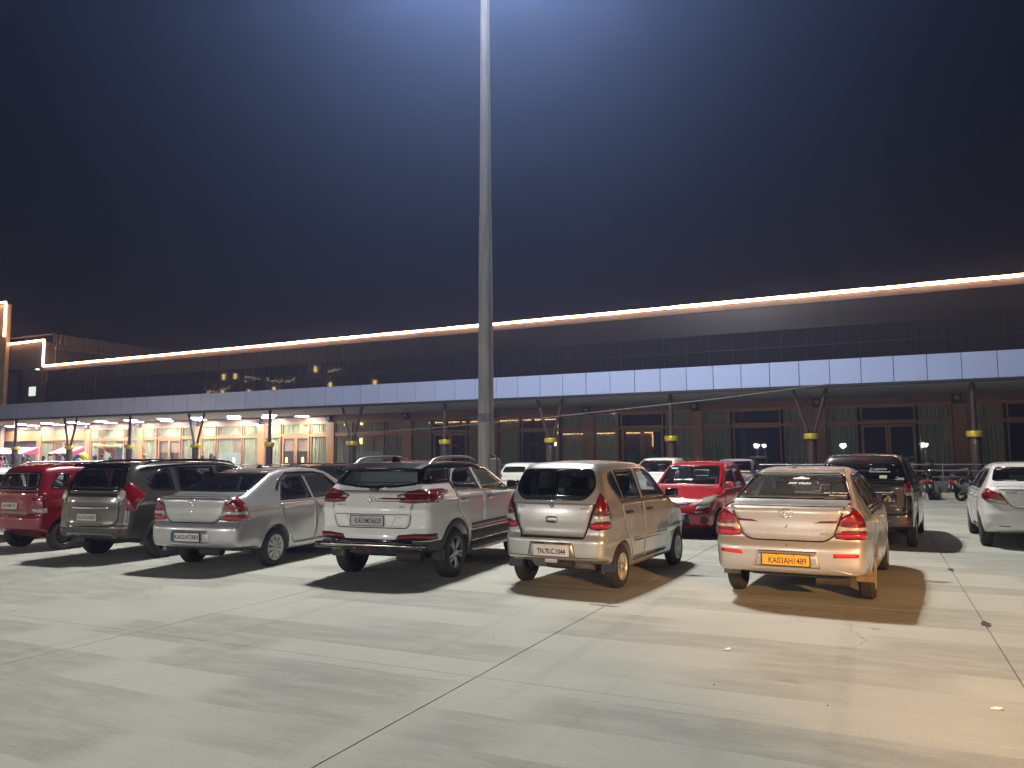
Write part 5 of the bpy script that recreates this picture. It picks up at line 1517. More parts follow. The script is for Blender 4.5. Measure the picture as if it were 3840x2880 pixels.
# ---------------------------------------------------------------- grey people mover
def mpv():
    c = Car(.875, 2.81, .82, .87, .318,
            top=[(-.82, 1.29), (-.60, 1.545), (-.3, 1.60), (.6, 1.625), (1.5, 1.60), (1.9, 1.52), (2.62, 1.14), (2.85, 1.07), (3.5, .95), (3.7, .72)],
            rear=[(.15, -.5), (.32, -.74), (.42, -.815), (.55, -.82), (.60, -.80), (.86, -.785), (.90, -.80), (1.08, -.775), (1.35, -.68), (1.53, -.55), (1.60, -.45), (1.8, -.3)],
            front=[(.15, 3.5), (.35, 3.65), (.55, 3.68), (.75, 3.64), (.95, 3.5), (1.5, 3.3)],
            side=[(.15, .90), (.3, .955), (.5, .985), (.7, 1.0), (.9, 1.0), (1.03, .97), (1.10, .945), (1.53, .80), (1.68, .72)],
            plan=[(-.83, .92), (-.5, .965), (0, .99), (.8, 1.0), (2.2, 1.0), (3.0, .97), (3.7, .86)],
            gh_plan=[(-.8, .92), (.2, .97), (1.0, 1.0), (2.4, .98)],
            bot=[(-.83, .37), (-.44, .355), (-.2, .24), (2.8, .22), (3.6, .25)], belt=1.06,
            kr=.10, pr=3.0, krear=.10, ktop=.10, track=1.49, tyre_w=.185, arch=.055, flare=.016, creases=[('s', .98, .010, .05)], crown=.05)
    root = empty('people_mover', label='grey brown people mover with roof rails between the maroon hatchback and silver sedan', cat='car', group='cars in the front row', **pose(-11.79, 9.35, 2.4))
    pm = GREYB
    rw = rounded([(-.60, 1.115), (.60, 1.115), (.645, 1.25), (.55, 1.53), (-.55, 1.53), (-.645, 1.25)], [.06, .06, .06, .08, .08, .06])
    wins = {'rear_window': (rw, 'rear', GLASS_C, .05),
            'quarter_window': (rounded([(-.30, 1.145), (.20, 1.115), (.18, 1.49), (-.05, 1.485), (-.34, 1.32)], [.08, .02, .03, .14, .1]), 'right', GLASS_C, .022),
            'rear_door_window': (rounded([(.31, 1.11), (1.20, 1.10), (1.14, 1.52), (.29, 1.51)], [.02, .02, .04, .03]), 'right', GLASS_C, .022),
            'front_door_window': (rounded([(1.29, 1.10), (2.25, 1.09), (2.22, 1.14), (1.72, 1.47), (1.50, 1.52), (1.23, 1.525)], [.02, .03, .05, .1, .1, .03]), 'right', GLASS_C, .022),
            'windshield': (rounded([(-.68, 1.17), (.68, 1.17), (.60, 1.55), (-.60, 1.55)], .06), 'front', GLASS_C, .03)}
    cut_body(c, root, pm, holes_and_glass(c, root, wins), cab=(-.55, 2.45), floor=.76, bumper=(.535, -.36), bump_mat=GREYP, lower_mat=(.37, GREYP))
    add_glass(c, root, wins)
    seats(c, root, [(.55, True), (1.45, False)], zb=.70, top=1.18, hx=.37, dash=(2.1, 1.07))
    MB().bevbox(.05, .42, -.10, .02, .8, 1.30, .05).build('rear_seat', M('seat_red', (.30, .05, .04), .8), root)
    lid = rounded([(-.60, .64), (-.53, .560), (.53, .560), (.60, .64), (.615, .95), (.63, 1.075), (-.63, 1.075), (-.615, .95)], [.06, .08, .08, .06, .02, .02, .02, .02])
    tg = patch(c, 'tailgate', lid, 'rear', .004, pm, root, depth=.012)
    strip(c, 'tailgate_gap', inset(lid, -.006), 'rear', .012, .0015, SEAM, tg, closed=True)
    patch(c, 'chrome_bar', rounded([(-.43, .842), (.43, .842), (.43, .885), (-.43, .885)], .02), 'rear', .014, CHROME, tg, res=.03)
    emblem(c, tg, 'diamond', 0, 1.0, .075, .10)
    plate(root, 'KL.55.S.4293', -.05, -.807, .705, .45, .105, M('plate_white_dull', (.5, .48, .44), .5), txtw=.86, th=.5, dot=False)
    badge_text(c, tg, 'LODGY', .38, .61, .13, CHROME, height=.02)
    pts = [('r', .69, 1.005), ('r', .735, .90), ('r', .745, .825), ('s', -.60, .825), ('s', -.56, .93), ('s', -.40, 1.055), ('s', -.46, 1.13), ('s', -.57, 1.22), ('s', -.60, 1.26), ('r', .665, 1.28), ('r', .635, 1.13)]
    for sd in (1, -1):
        tl = tail_lamp(c, root, pts, R(42), sd, [(.835, 1.29, REDL)], REDD, bulge=.008)
        poly = c.to_corner([('r', .60 + .12 * math.cos(R(a)) * .6 + .05, 1.055 + .085 * math.sin(R(a))) for a in range(0, 360, 24)], 1, R(42))
        patch(c, 'reverse_lens', poly, ('corner', sd, R(42)), .022, CLEARL, tl, res=.03, depth=.014)
    patch(c, 'skid_trim', rounded([(-.55, .40), (-.48, .445), (.48, .445), (.60, .38), (.40, .37)], .02), 'rear', .006, M('skid_silver', (.26, .26, .25), .45), root)
    for q in (-.35, -.12, .12): patch(c, 'skid_slot', [(q - .04, .408), (q + .05, .408), (q + .04, .422), (q - .05, .422)], 'rear', .009, SEAM, root, res=.03)
    for sd in (1, -1): patch(c, 'bumper_reflector', [(sd * .58, .485), (sd * .72, .485), (sd * .72, .51), (sd * .58, .51)], 'rear', .004, REDD, root)
    d1 = rounded([(1.20, 1.07), (.28, 1.08), (.26, .86), (.42, .62), (.47, .34), (1.20, .34)], [.01, .03, .08, .08, .04, .02])
    d2 = rounded([(1.212, 1.07), (1.212, .34), (2.20, .34), (2.35, .7), (2.33, 1.06)], [.01, .02, .08, .06, .03])
    door_panels(c, root, pm, [(d1, .45), (d2, 1.40)], CHROME, .96)
    for fr in ('right', 'left'):
        sx = 1 if fr == 'right' else -1
        for yc in (0, c.wb):
            ar = [(yc + (c.archr + .03) * math.cos(R(a)), c.tr + (c.archr + .03) * math.sin(R(a))) for a in range(-14, 196, 10)]
            strip(c, 'arch_trim', ar, fr, .07, .008, GREYP, root, res=.04)
        strip(c, 'fuel_flap_line', rounded([(-.14, .87), (.06, .87), (.06, 1.02), (-.14, 1.02)], .03), fr, .006, .001, SEAM, root, closed=True)
        MB().tube([(sx * .66, -.36, 1.55), (sx * .665, -.22, 1.60), (sx * .67, .3, 1.632), (sx * .67, 1.2, 1.63), (sx * .66, 1.62, 1.59), (sx * .655, 1.75, 1.54)], [.012, .02, .022, .022, .02, .012], 8).build('roof_rail', GLOSSB, root)
        strip(c, 'belt_strip', [(.26, 1.095), (1.2, 1.085), (2.25, 1.075)], fr, .018, .005, BLACK, root)
    for sd in (1, -1): door_mirror(c, root, sd, 2.2, 1.12, pm, (.2, .15, .12))
    wheels(c, root, .205, 'alloy5w', ALLOYD, ALLOY)
    underbody(c, root, z=.31, flap=(.02, .12, BLACK, .36))
    sv = MB().prism([(-.05, 0), (.22, 0), (.16, .05), (.0, .06)], 'x', -.52, .52).build('roof_spoiler', GLOSSB, root); sv.location = (0, -.68, 1.525)
mpv()

# ---------------------------------------------------------------- small tall hatchbacks and other cars
def box_hatch(name, label, group, ps, pm, plate_txt=None, detail=2, dims=None, wheel=('steel', STEELB), glass=GLASS_C, seatm=None, front_plate=None, rails=None, lampstyle='tall', badge_pair=None):
    d = dict(w=.745, wb=2.40, ro=.56, fo=.64, tyre=.285, H=1.66, lid=.70, wz=(1.09, 1.47), rearx=.60, belt=1.06, rake=.16)
    if dims: d.update(dims)
    w, wb, ro, H, bz = d['w'], d['wb'], d['ro'], d['H'], d['belt']
    fo = d['fo']; k = d['rake']; z1 = d['wz'][1]
    c = Car(w, wb, ro, fo, d['tyre'],
            top=[(-ro - .02, z1 + .02), (-ro + k + .06, H - .05), (-ro + k + .35, H - .01), (.6, H), (1.1, H - .02), (1.35, H - .08), (wb - .35, bz + .03), (wb - .05, bz - .03), (wb + fo - .25, bz - .17), (wb + fo + .02, bz - .40)],
            rear=[(.15, -ro + .2), (.32, -ro + .06), (.40, -ro), (.60, -ro), (.64, -ro + .025), (bz - .02, -ro + .03), (bz + .06, -ro + .05), (z1 + .03, -ro + k), (H, -ro + k + .08)],
            front=[(.15, wb + fo - .17), (.3, wb + fo - .03), (.5, wb + fo), (.68, wb + fo - .03), (bz - .15, wb + fo - .14), (1.5, wb + fo - .35)],
            side=[(.15, .9), (.28, .955), (.45, .985), (.65, 1.0), (.88, 1.0), (bz - .03, .97), (bz + .04, .945), (z1, .83), (H, .76)],
            plan=[(-ro, .94), (-.25, .975), (.4, 1.0), (wb - .4, .995), (wb + .3, .94), (wb + fo, .84)],
            gh_plan=[(-ro, .93), (.1, .98), (.8, 1.0), (wb, .98)],
            bot=[(-ro, .37), (-.37, .355), (-.2, .22), (wb, .2), (wb + fo, .23)], belt=bz,
            kr=d.get('kr', .08), pr=3.2, krear=.10, ktop=.11, tyre_w=.165, arch=.055, creases=[('s', .80, .006, .04)], crown=.05)
    root = empty(name, label=label, cat='car', group=group, **ps)
    rx = d['rearx']
    rw = rounded([(-rx, d['wz'][0]), (rx, d['wz'][0]), (rx - .06, z1), (-rx + .06, z1)], .07)
    y2 = wb - .42
    rd = rounded([(.22, bz + .04), (.86, bz + .03), (.82, z1), (.20, z1)], .05); fd = rounded([(.93, bz + .03), (y2, bz + .02), (y2 - .03, bz + .07), (1.38, z1 - .03), (1.15, z1), (.88, z1)], [.02, .03, .04, .08, .05, .03])
    qd = rounded([(-.30, bz + .06), (.10, bz + .05), (.09, z1 - .02), (-.16, z1 - .04)], .06)
    wins = {'rear_window': (rw, 'rear', glass, .03), 'rear_door_window': (rd, 'right', glass, .02), 'front_door_window': (fd, 'right', glass, .02),
            'windshield': (rounded([(-w * .82, bz + .07), (w * .82, bz + .07), (w * .70, H - .10), (-w * .70, H - .10)], .06), 'front', glass, .03)}
    if d.get('quarter'): wins['quarter_window'] = (qd, 'right', glass, .02)
    if detail >= 1:
        hi = detail >= 2
        cut_body(c, root, pm, holes_and_glass(c, root, wins), cab=(-ro + .16, wb - .42), floor=.74, nx=22 if hi else 16, ny=84 if hi else 56, nz=28 if hi else 20, bumper=(.625, -.33))
    add_glass(c, root, wins, res=.07)
    seats(c, root, [(.28, True), (1.05, False)], mat=seatm, zb=.72, top=1.15, hx=.33, width=.23, dash=(wb - .72, bz))
    lid = rounded([(-w * .80, d['lid'] - .04), (w * .80, d['lid'] - .04), (w * .83, bz), (-w * .83, bz)], .04)
    tg = patch(c, 'tailgate', lid, 'rear', .004, pm, root, depth=.012)
    strip(c, 'tailgate_gap', inset(lid, -.006), 'rear', .011, .0015, SEAM, tg, closed=True)
    if lampstyle == 'tall':
        pts = [('r', w * .64, .80), ('r', w * .70, .70), ('r', w * .86, .69), ('s', -ro + .20, .69), ('s', -ro + .20, 1.05), ('r', w * .86, 1.06), ('r', w * .82, .98), ('r', w * .66, .96)]
        pcs = [(.70, .775, CLEARL), (.78, .95, REDL), (.955, 1.05, REDL)]
    elif lampstyle == 'mpv':
        pts = [('r', w * .78, .97), ('r', w * .90, .93), ('s', -ro + .22, .93), ('s', -ro + .30, 1.05), ('s', -ro + .34, 1.19), ('r', w * .88, 1.21), ('r', w * .80, 1.12)]
        pcs = [(.94, 1.01, CLEARL), (1.015, 1.2, REDL)]
    else:
        pts = [('r', w * .70, .86), ('r', w * .74, .80), ('s', -ro + .2, .80), ('s', -ro + .24, 1.0), ('r', w * .84, 1.02), ('r', w * .76, .96)]
        pcs = [(.81, .86, CLEARL), (.865, 1.0, REDL)]
    for sd in (1, -1): tail_lamp(c, root, pts, R(38), sd, pcs, REDD, bulge=.008)
    if plate_txt:
        z_ = d.get('pz', .81); plate(root, plate_txt, d.get('px', 0), c.proj([(0, z_)], 'rear')[0][1] - .014, z_, .46, .115, M('plate_white_dull', (.5, .48, .44), .5), txtw=.84, th=.5, dot=False)
    if badge_pair:
        badge_text(c, tg, badge_pair, -w * .55, bz - .10, .14, BLACKT, height=.025)
    d1 = rounded([(.86, bz + .01), (.18, bz + .01), (.20, .80), (.38, .55), (.43, .30), (.86, .30)], [.01, .03, .06, .06, .04, .02])
    d2 = rounded([(.872, bz + .01), (.872, .30), (wb - .56, .30), (wb - .44, .6), (wb - .44, bz)], [.01, .02, .06, .06, .03])
    door_panels(c, root, pm, [(d1, .33), (d2, 1.05)], pm if detail >= 1 else BLACK, bz - .13)
    for sd in (1, -1):
        door_mirror(c, root, sd, wb - .52, bz + .05, d.get('mirror', pm))
        patch(c, 'head_lamp', rounded([(sd * w * .54, bz - .40), (sd * w * .88, bz - .33), (sd * w * .90, bz - .20), (sd * w * .62, bz - .27)], .03), 'front', .007, HEADL, root)
    wheels(c, root, d['tyre'] * .64, wheel[0], wheel[1], COVER)
    underbody(c, root)
    if rails:
        for sx in (1, -1):
            MB().tube([(sx * w * .70, -ro + k + .25, H - .06), (sx * w * .71, -ro + k + .42, H + .012), (sx * w * .71, .6, H + .022), (sx * w * .70, 1.2, H + .005), (sx * w * .69, 1.32, H - .06)], [.012, .018, .02, .018, .012], 8).build('roof_rail', rails, root)
    return c, root, tg

FR = 'cars in the front row'
c, r0, tg = box_hatch('hatchback', 'maroon tall hatchback with black steel wheels, next to the grey people mover', FR, pose(-14.30, 9.44, -1.0), MAROON, 'KA.04.MB.1177',
                      dims=dict(H=1.585, px=-.12, pz=.815, quarter=True, rake=.13, wz=(1.09, 1.43)), rails=ALLOY)
patch(c, 'tailgate_stripe', [(-.40, .66), (.38, .66), (.38, .735), (-.40, .735)], 'rear', .007, M('plate_garnish', (.26, .17, .14), .5), tg)
box_hatch('hatchback', 'white hatchback cut by the left edge of the view beside the maroon one', FR, pose(-16.55, 9.2, 0), WHITE, None, dims=dict(H=1.52, rake=.22, wz=(1.06, 1.36), belt=1.0), wheel=('cover10', COVER), lampstyle='low')

# red hatchback facing the camera
def red_hatch():
    c, root, tg = box_hatch('hatchback', 'red hatchback facing the viewer behind the champagne hatchback', 'cars in the second row', pose(-3.63, 18.64, 176.5), REDP, None,
                            dims=dict(w=.797, wb=2.38, ro=.50, fo=.685, H=1.55, wz=(1.02, 1.36), belt=.97, rake=.22, rearx=.56, tyre=.285), wheel=('cover8', COVER), glass=GLASS_C, lampstyle='low')
    f = c.proj
    for sd in (1, -1):
        hl = patch(c, 'head_lamp', rounded([(sd * .40, .655), (sd * .66, .665), (sd * .77, .78), (sd * .74, .86), (sd * .52, .78)], [.03, .05, .05, .06, .06]), 'front', .014, M('lamp_shell', (.32, .34, .30), .15, coat=1), root, res=.03, bulge=.01)
        patch(c, 'fog_lamp', [(sd * .60 + .068 * math.cos(R(a)), .375 + .068 * math.sin(R(a))) for a in range(0, 360, 20)], 'front', .006, BLACK, root, res=.03)
        patch(c, 'bumper_trim', [(sd * .42, .50), (sd * .74, .52), (sd * .74, .545), (sd * .42, .535)], 'front', .005, BLACK, root)
    patch(c, 'grille', rounded([(-.33, .70), (.33, .70), (.28, .665), (-.28, .665)], .02), 'front', .006, BLACK, root); strip(c, 'grille_chrome', [(-.36, .712), (0, .70), (.36, .712)], 'front', .016, .012, CHROME, root)
    patch(c, 'lower_grille', rounded([(-.30, .50), (.30, .50), (.33, .27), (-.33, .27)], .05), 'front', .006, BLACK, root)
    plate(root, 'KA 05 MG 4570', 0, c.proj([(0, .44)], 'front')[0][1] + .02, .44, .46, .11, WHITEP, rz=math.pi, txtw=.86, th=.6, dot=False)
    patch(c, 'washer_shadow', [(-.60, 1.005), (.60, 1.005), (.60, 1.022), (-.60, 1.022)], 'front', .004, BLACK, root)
    P, N = surf(c, .42, 1.37, 'front', .012)
    o = MB().box(-.07, .07, -.002, .002, -.02, .02).build('permit_sticker', M('sticker_teal', (.10, .42, .45), .5), root); o.location = tuple(P); o.rotation_euler = (math.asin(N[2]), 0, 0)
    MB().tube([(0, 1.22, 1.5), (0, 1.10, 1.62)], .005, 6).build('antenna', BLACK, root)
red_hatch()

box_hatch('hatchback', 'small white hatchback seen from behind, between the mast and champagne hatchback', 'cars in the far row', pose(-13.6, 29.2, 0), WHITE, 'KA 01 MP 8', dims=dict(w=.72, wb=2.36, ro=.52, fo=.58, H=1.42, wz=(1.02, 1.25), belt=.98, rake=.26, rearx=.52, tyre=.265, pz=.60), seatm=SEATL, lampstyle='low', badge_pair='ALTO', detail=1)
box_hatch('hatchback', 'white hatchback facing the viewer, roof showing behind the red one', 'cars in the far row', pose(-7.35, 29.4, 178), WHITE, None, dims=dict(w=.80, H=1.60, wz=(1.06, 1.40), belt=1.0, rake=.24, tyre=.29), lampstyle='low', detail=1)
box_hatch('hatchback', 'blue grey hatchback facing the viewer, left of the taxi roof', 'cars in the far row', pose(-4.75, 30.2, 180), BLUEG, None, dims=dict(w=.80, H=1.56, wz=(1.05, 1.38), belt=1.0, rake=.24, tyre=.29), lampstyle='low', detail=1, glass=GLASS_D)
box_hatch('compact_suv', 'black car with roof rails, only its roof showing behind the silver sedan', 'cars in the second row', pose(-15.3, 18.2, -2), BLKP, None, dims=dict(w=.86, wb=2.6, ro=.75, fo=.8, H=1.46, wz=(1.08, 1.38), belt=1.0, rake=.24, tyre=.32), rails=GLOSSB, lampstyle='low', detail=1, glass=GLASS_D)
box_hatch('hatchback', 'silver car facing the viewer behind the white SUV', 'cars in the second row', pose(-13.35, 21.2, 177), SILVER, None, dims=dict(w=.80, H=1.50, wz=(1.05, 1.36), belt=1.0, rake=.24, tyre=.29), lampstyle='low', detail=1)
box_hatch('hatchback', 'white car in second row showing behind maroon hatchback at far left', 'cars in the second row', pose(-24.2, 16.5, 0), WHITE, None, dims=dict(w=.80, H=1.50, wz=(1.05, 1.36), belt=1.0, rake=.24, tyre=.29), lampstyle='low', detail=1)

# brown people mover seen from behind
c, r0, tg = box_hatch('people_mover', 'dark brown people mover seen from behind, past the taxi', 'cars in the second row', pose(-.26, 15.92, -4.7), BROWNP, None,
          dims=dict(w=.848, wb=2.74, ro=.73, fo=.80, H=1.685, wz=(1.17, 1.50), belt=1.12, rake=.24, rearx=.68, tyre=.30, lid=.66, mirror=GLOSSB, kr=.10), wheel=('alloy5w', ALLOY), lampstyle='mpv')
patch(c, 'chrome_bar', rounded([(-.50, .985), (.50, .985), (.50, 1.02), (-.50, 1.02)], .01), 'rear', .014, CHROME, tg)
for sd in (1, -1):
    patch(c, 'bumper_reflector', [(sd * .60, .465), (sd * .76, .475), (sd * .76, .50), (sd * .60, .49)], 'rear', .006, REFR, r0)
    MB().lathe([(.028, -.01), (.0, -.014)], axis='y', n=12).build('reverse_lens', CLEARL, r0).location = tuple(surf(c, sd * .72, .965, 'rear', .02)[0])
strip(c, 'bumper_chrome', [(-.45, .50), (.45, .50)], 'rear', .014, .006, CHROME, r0)
badge_text(c, tg, 'VDi', .50, .76, .10, CHROME, height=.03)
WT2 = M('sticker_white', (.75, .76, .75), .5)
for (t_, x_, z_, w_, h_) in (('Sri Lakshmi', .28, 1.40, .28, .035), ('Venkateshwara', .30, 1.355, .34, .035), ('Chintu', .62, 1.235, .14, .06)):
    P, N = surf(c, x_, z_, 'rear', .008); textobj('window_lettering', t_, w_, WT2, r0, tuple(P), (-math.asin(N[2]), 0, 0), height=h_, shear=.3)
P, N = surf(c, .36, 1.26, 'rear', .008); o = MB().box(-.06, .06, -.002, .001, -.03, .03).build('permit_sticker', M('sticker_pale', (.55, .55, .42), .5), r0); o.location = tuple(P); o.rotation_euler = (-math.asin(N[2]), 0, 0)
patch(c, 'brake_light', [(-.17, 1.545), (.17, 1.545), (.17, 1.57), (-.17, 1.57)], 'rear', .006, REDD, r0)

# white notchback at the right edge
def white_notch():
    c = Car(.867, 2.45, .74, .80, .300,
            top=[(-.80, .98), (-.74, 1.07), (-.66, 1.10), (-.42, 1.13), (.10, 1.42), (.38, 1.49), (.9, 1.515), (1.35, 1.49), (1.68, 1.42), (2.35, 1.05), (2.6, .99), (3.1, .86), (3.26, .70)],
            rear=[(.15, -.45), (.28, -.62), (.36, -.70), (.45, -.735), (.62, -.74), (.70, -.715), (.86, -.70), (1.0, -.71), (1.07, -.735), (1.11, -.70), (1.5, -.60)],
            front=[(.15, 3.05), (.3, 3.2), (.5, 3.25), (.62, 3.24), (.8, 3.15), (1.0, 3.05), (1.5, 2.95)],
            side=[(.15, .89), (.28, .95), (.45, .985), (.62, 1.0), (.85, 1.0), (.96, .97), (1.02, .93), (1.38, .72), (1.55, .60)],
            plan=[(-.75, .92), (-.5, .96), (-.2, .985), (.5, 1.0), (2.0, 1.0), (2.7, .97), (3.2, .88)], gh_plan=[(-.5, .90), (.2, .95), (1.0, 1.0), (1.8, 1.0), (2.4, .97)],
            bot=[(-.75, .35), (-.4, .28), (0, .22), (2.5, .2), (3.2, .22)], belt=1.0, kr=.12, pr=2.8, krear=.14, ktop=.09, track=1.53, tyre_w=.185, flare=.018, creases=[('s', .93, .012, .05)])
    root = empty('sedan', label='white sedan cut by the right edge of the view beside the motorcycles', cat='car', group='cars in the second row', **pose(2.46, 16.55, -1.0))
    wins = {'rear_window': (rounded([(-.66, 1.165), (.66, 1.165), (.56, 1.43), (-.56, 1.43)], .08), 'rear', GLASS_D, .03),
            'rear_door_window': (rounded([(.16, 1.02), (.92, 1.02), (.86, 1.385), (.46, 1.385), (.26, 1.28)], .05), 'right', GLASS_D, .022),
            'front_door_window': (rounded([(1.0, 1.02), (1.92, 1.02), (1.88, 1.07), (1.46, 1.345), (1.2, 1.39), (.94, 1.39)], .04), 'right', GLASS_D, .022),
            'windshield': (rounded([(-.68, 1.08), (.68, 1.08), (.54, 1.42), (-.54, 1.42)], .06), 'front', GLASS_C, .03)}
    cut_body(c, root, WHITE, holes_and_glass(c, root, wins), cab=(.0, 2.1), floor=.74, bumper=(.70, -.35))
    add_glass(c, root, wins)
    seats(c, root, [(.40, True), (1.15, False)], zb=.72, top=1.08, dash=(1.8, 1.0))
    lid = rounded([(-.46, .80), (-.36, .73), (.36, .73), (.46, .80), (.55, .95), (.60, 1.08), (-.60, 1.08), (-.55, .95)], [.05, .08, .08, .05, .03, .01, .01, .03])
    bl = patch(c, 'boot_lid', lid, 'rear', .004, WHITE, root, depth=.01)
    strip(c, 'lid_gap', inset(lid, -.007), 'rear', .013, .0015, SEAM, bl, closed=True); strip(c, 'lid_edge', [(-.58, 1.035), (.58, 1.035)], 'rear', .014, .006, SEAM, bl)
    pts = [('r', .45, .80), ('r', .50, .775), ('s', -.60, .83), ('s', -.45, .90), ('s', -.36, 1.045), ('s', -.45, 1.06), ('r', .72, 1.045), ('r', .58, .97)]
    for sd in (1, -1):
        tail_lamp(c, root, pts, R(40), sd, [(.79, .875, CLEARL), (.88, 1.05, REDL)], REDB, bulge=.01)
        patch(c, 'bumper_reflector', [(sd * .45, .395), (sd * .62, .405), (sd * .62, .42), (sd * .45, .41)], 'rear', .004, REDD, root)
    plate(root, 'KA 51 AB 4102', 0, -.725, .85, .46, .11, YELP, dot=False)
    badge_text(c, bl, 'DZIRE', -.40, .99, .16, CHROME, height=.03)
    d1 = rounded([(.93, .985), (.13, .985), (.20, .76), (.34, .54), (.46, .31), (.93, .31)], [.01, .03, .05, .05, .05, .02]); d2 = rounded([(.942, .985), (.942, .31), (1.98, .31), (2.06, .55), (2.03, .985)], [.01, .02, .06, .06, .03])
    door_panels(c, root, WHITE, [(d1, .30), (d2, 1.15)], WHITE, .89)
    for sd in (1, -1): door_mirror(c, root, sd, 1.92, 1.06, GLOSSB)
    wheels(c, root, .20, 'cover8', STEELB, ALLOYD); underbody(c, root)
    P, N = surf(c, -.50, 1.37, 'rear', .008); o = MB().prism([(-.05, 0), (0, -.025), (.05, 0), (0, .025)], 'y', -.001, .001).build('permit_sticker', M('sticker_blue', (.35, .5, .65), .5), root); o.location = tuple(P); o.rotation_euler = (-math.asin(N[2]), 0, 0)
    P, N = surf(c, -.38, 1.18, 'rear', .008); textobj('window_lettering', 'TOUR', .22, WT2, root, tuple(P), (-math.asin(N[2]), 0, 0), height=.03)
white_notch()

# ================================================================== PARTY STALLS, BALLOONS, PEOPLE (under the lit end of the canopy)
AW_R = M('awning_maroon', (.36, .03, .07), .7); AW_W = M('awning_white', (.72, .68, .66), .7)
def stall(x0, x1, lab):
    e = empty('stall', (x0, 37.4, .16), label=lab, cat='stall', group='striped party stalls')
    w = x1 - x0; n = int(w / .36)
    for k in range(n):
        a, b = w * k / n, w * (k + 1) / n
        m = AW_R if k % 2 else AW_W
        MB().add([(a, 1.3, 2.42), (b, 1.3, 2.42), (b, 0, 1.92), (a, 0, 1.92), (a, 1.3, 2.40), (b, 1.3, 2.40), (b, 0, 1.90), (a, 0, 1.90)], [(0, 3, 2, 1), (4, 5, 6, 7), (0, 1, 5, 4), (1, 2, 6, 5), (2, 3, 7, 6), (3, 0, 4, 7)]).build('awning_stripe', m, e)
        MB().prism([(a, 1.91), (b, 1.91), (b, 1.78), ((a + b) / 2, 1.70), (a, 1.78)], 'y', -.012, .0).build('valance', AW_W if k % 2 else AW_R, e)
    for s_ in (0, w):
        MB().prism([(0, 1.90), (1.3, 1.90), (1.3, 2.40)], 'x', s_ - .006, s_ + .006).build('awning_end', AW_R, e)
        for y in (.05, 1.25): MB().tube([(s_, y, 0), (s_, y, 1.95 + .38 * y)], .025, 8).build('post', AW_W, e)
    MB().bevbox(.05, w - .05, .2, .9, .72, .78, .01).box(.08, w - .08, .22, .25, .0, .72).build('counter', M('counter_cloth', (.5, .1, .12), .8), e)
stall(-64.4, -59.35, 'wide stall with maroon and white striped awning at the far left')
stall(-56.35, -53.95, 'narrow stall with maroon and white striped awning behind the forked column')
ar = empty('flower_arch', (-51.9, 38, .16), label='flower topped arch with orange drapes in the lit bays', cat='arch')
CRM = M('flower_cream', (.70, .55, .22), .7, var=.3, scale=20); ORD = M('drape_orange', (.80, .26, .13), .8); WHD = M('drape_white', (.75, .74, .76), .8)
for x in (0.12, 2.95): MB().tube([(x, 0, 0), (x, 0, 2.45)], .04, 8).build('post', AW_W, ar)
rr = random.Random(11); b = MB()
for k in range(220):
    x = rr.uniform(-.15, 2.75); c = Vector((x, rr.gauss(0, .08), 2.40 + rr.gauss(0, .07))); r_ = rr.uniform(.03, .07)
    b.lathe([(0, -r_), (r_, 0), (0, r_)], n=5, at=c, smooth=False)
b.build('flower_garland', CRM, ar)
def drape(x0, x1, z0, z1, m, nm):
    n = 16; vs_ = []
    for k in range(n + 1):
        x = x0 + (x1 - x0) * k / n; vs_ += [(x, .08 + .03 * math.sin(k * 1.6), z0), (x, .08 + .02 * math.sin(k * 1.6), z1)]
    MB().add(vs_, [(2 * k, 2 * k + 2, 2 * k + 3, 2 * k + 1) for k in range(n)], True).build(nm, m, ar)
drape(.25, .85, 0, 2.3, ORD, 'drape'); drape(2.2, 3.0, 0, 2.45, WHD, 'drape'); drape(2.0, 2.25, 0, 2.3, WHD, 'drape')
MB().prism([(.95, 2.3)] + [(1.5 + .55 * math.cos(R(a)), 2.28 - .35 * math.sin(R(a))) for a in range(180, -1, -20)], 'y', .05, .07).build('swag', ORD, ar)
MB().box(1.0, 2.0, .5, .55, 0.2, 2.1).build('backdrop', M('backdrop_brown', (.22, .1, .07), .7), ar)
BAL = {'blue': M('balloon_blue', (.01, .03, .35), .25), 'yellow': M('balloon_yellow', (.75, .68, .02), .25)}
for (x, z, r_, cname, lab) in ((-53.6, 1.62, .34, 'blue', 'big round blue balloon beside the forked column'), (-53.02, 1.84, .30, 'yellow', 'big round yellow balloon beside the blue one'), (-52.95, 1.38, .15, 'yellow', 'small yellow balloon below the big yellow one')):
    e = empty('balloon', (x, 37.9, z), label=lab, cat='balloon', group='balloons by the stalls')
    prof = [(r_ * math.sin(R(a)), -r_ * math.cos(R(a)) * (1.05 if a < 90 else 1)) for a in range(0, 181, 12)]
    MB().lathe(prof, n=20).build('skin', BAL[cname], e)
    MB().lathe([(.03, -r_ * 1.12), (.008, -r_ * 1.04)], n=8).build('knot', BAL[cname], e)
    MB().tube([(0, 0, -r_ * 1.1), (.02, 0, -z + .18)], .004, 4).build('string', AW_W, e)

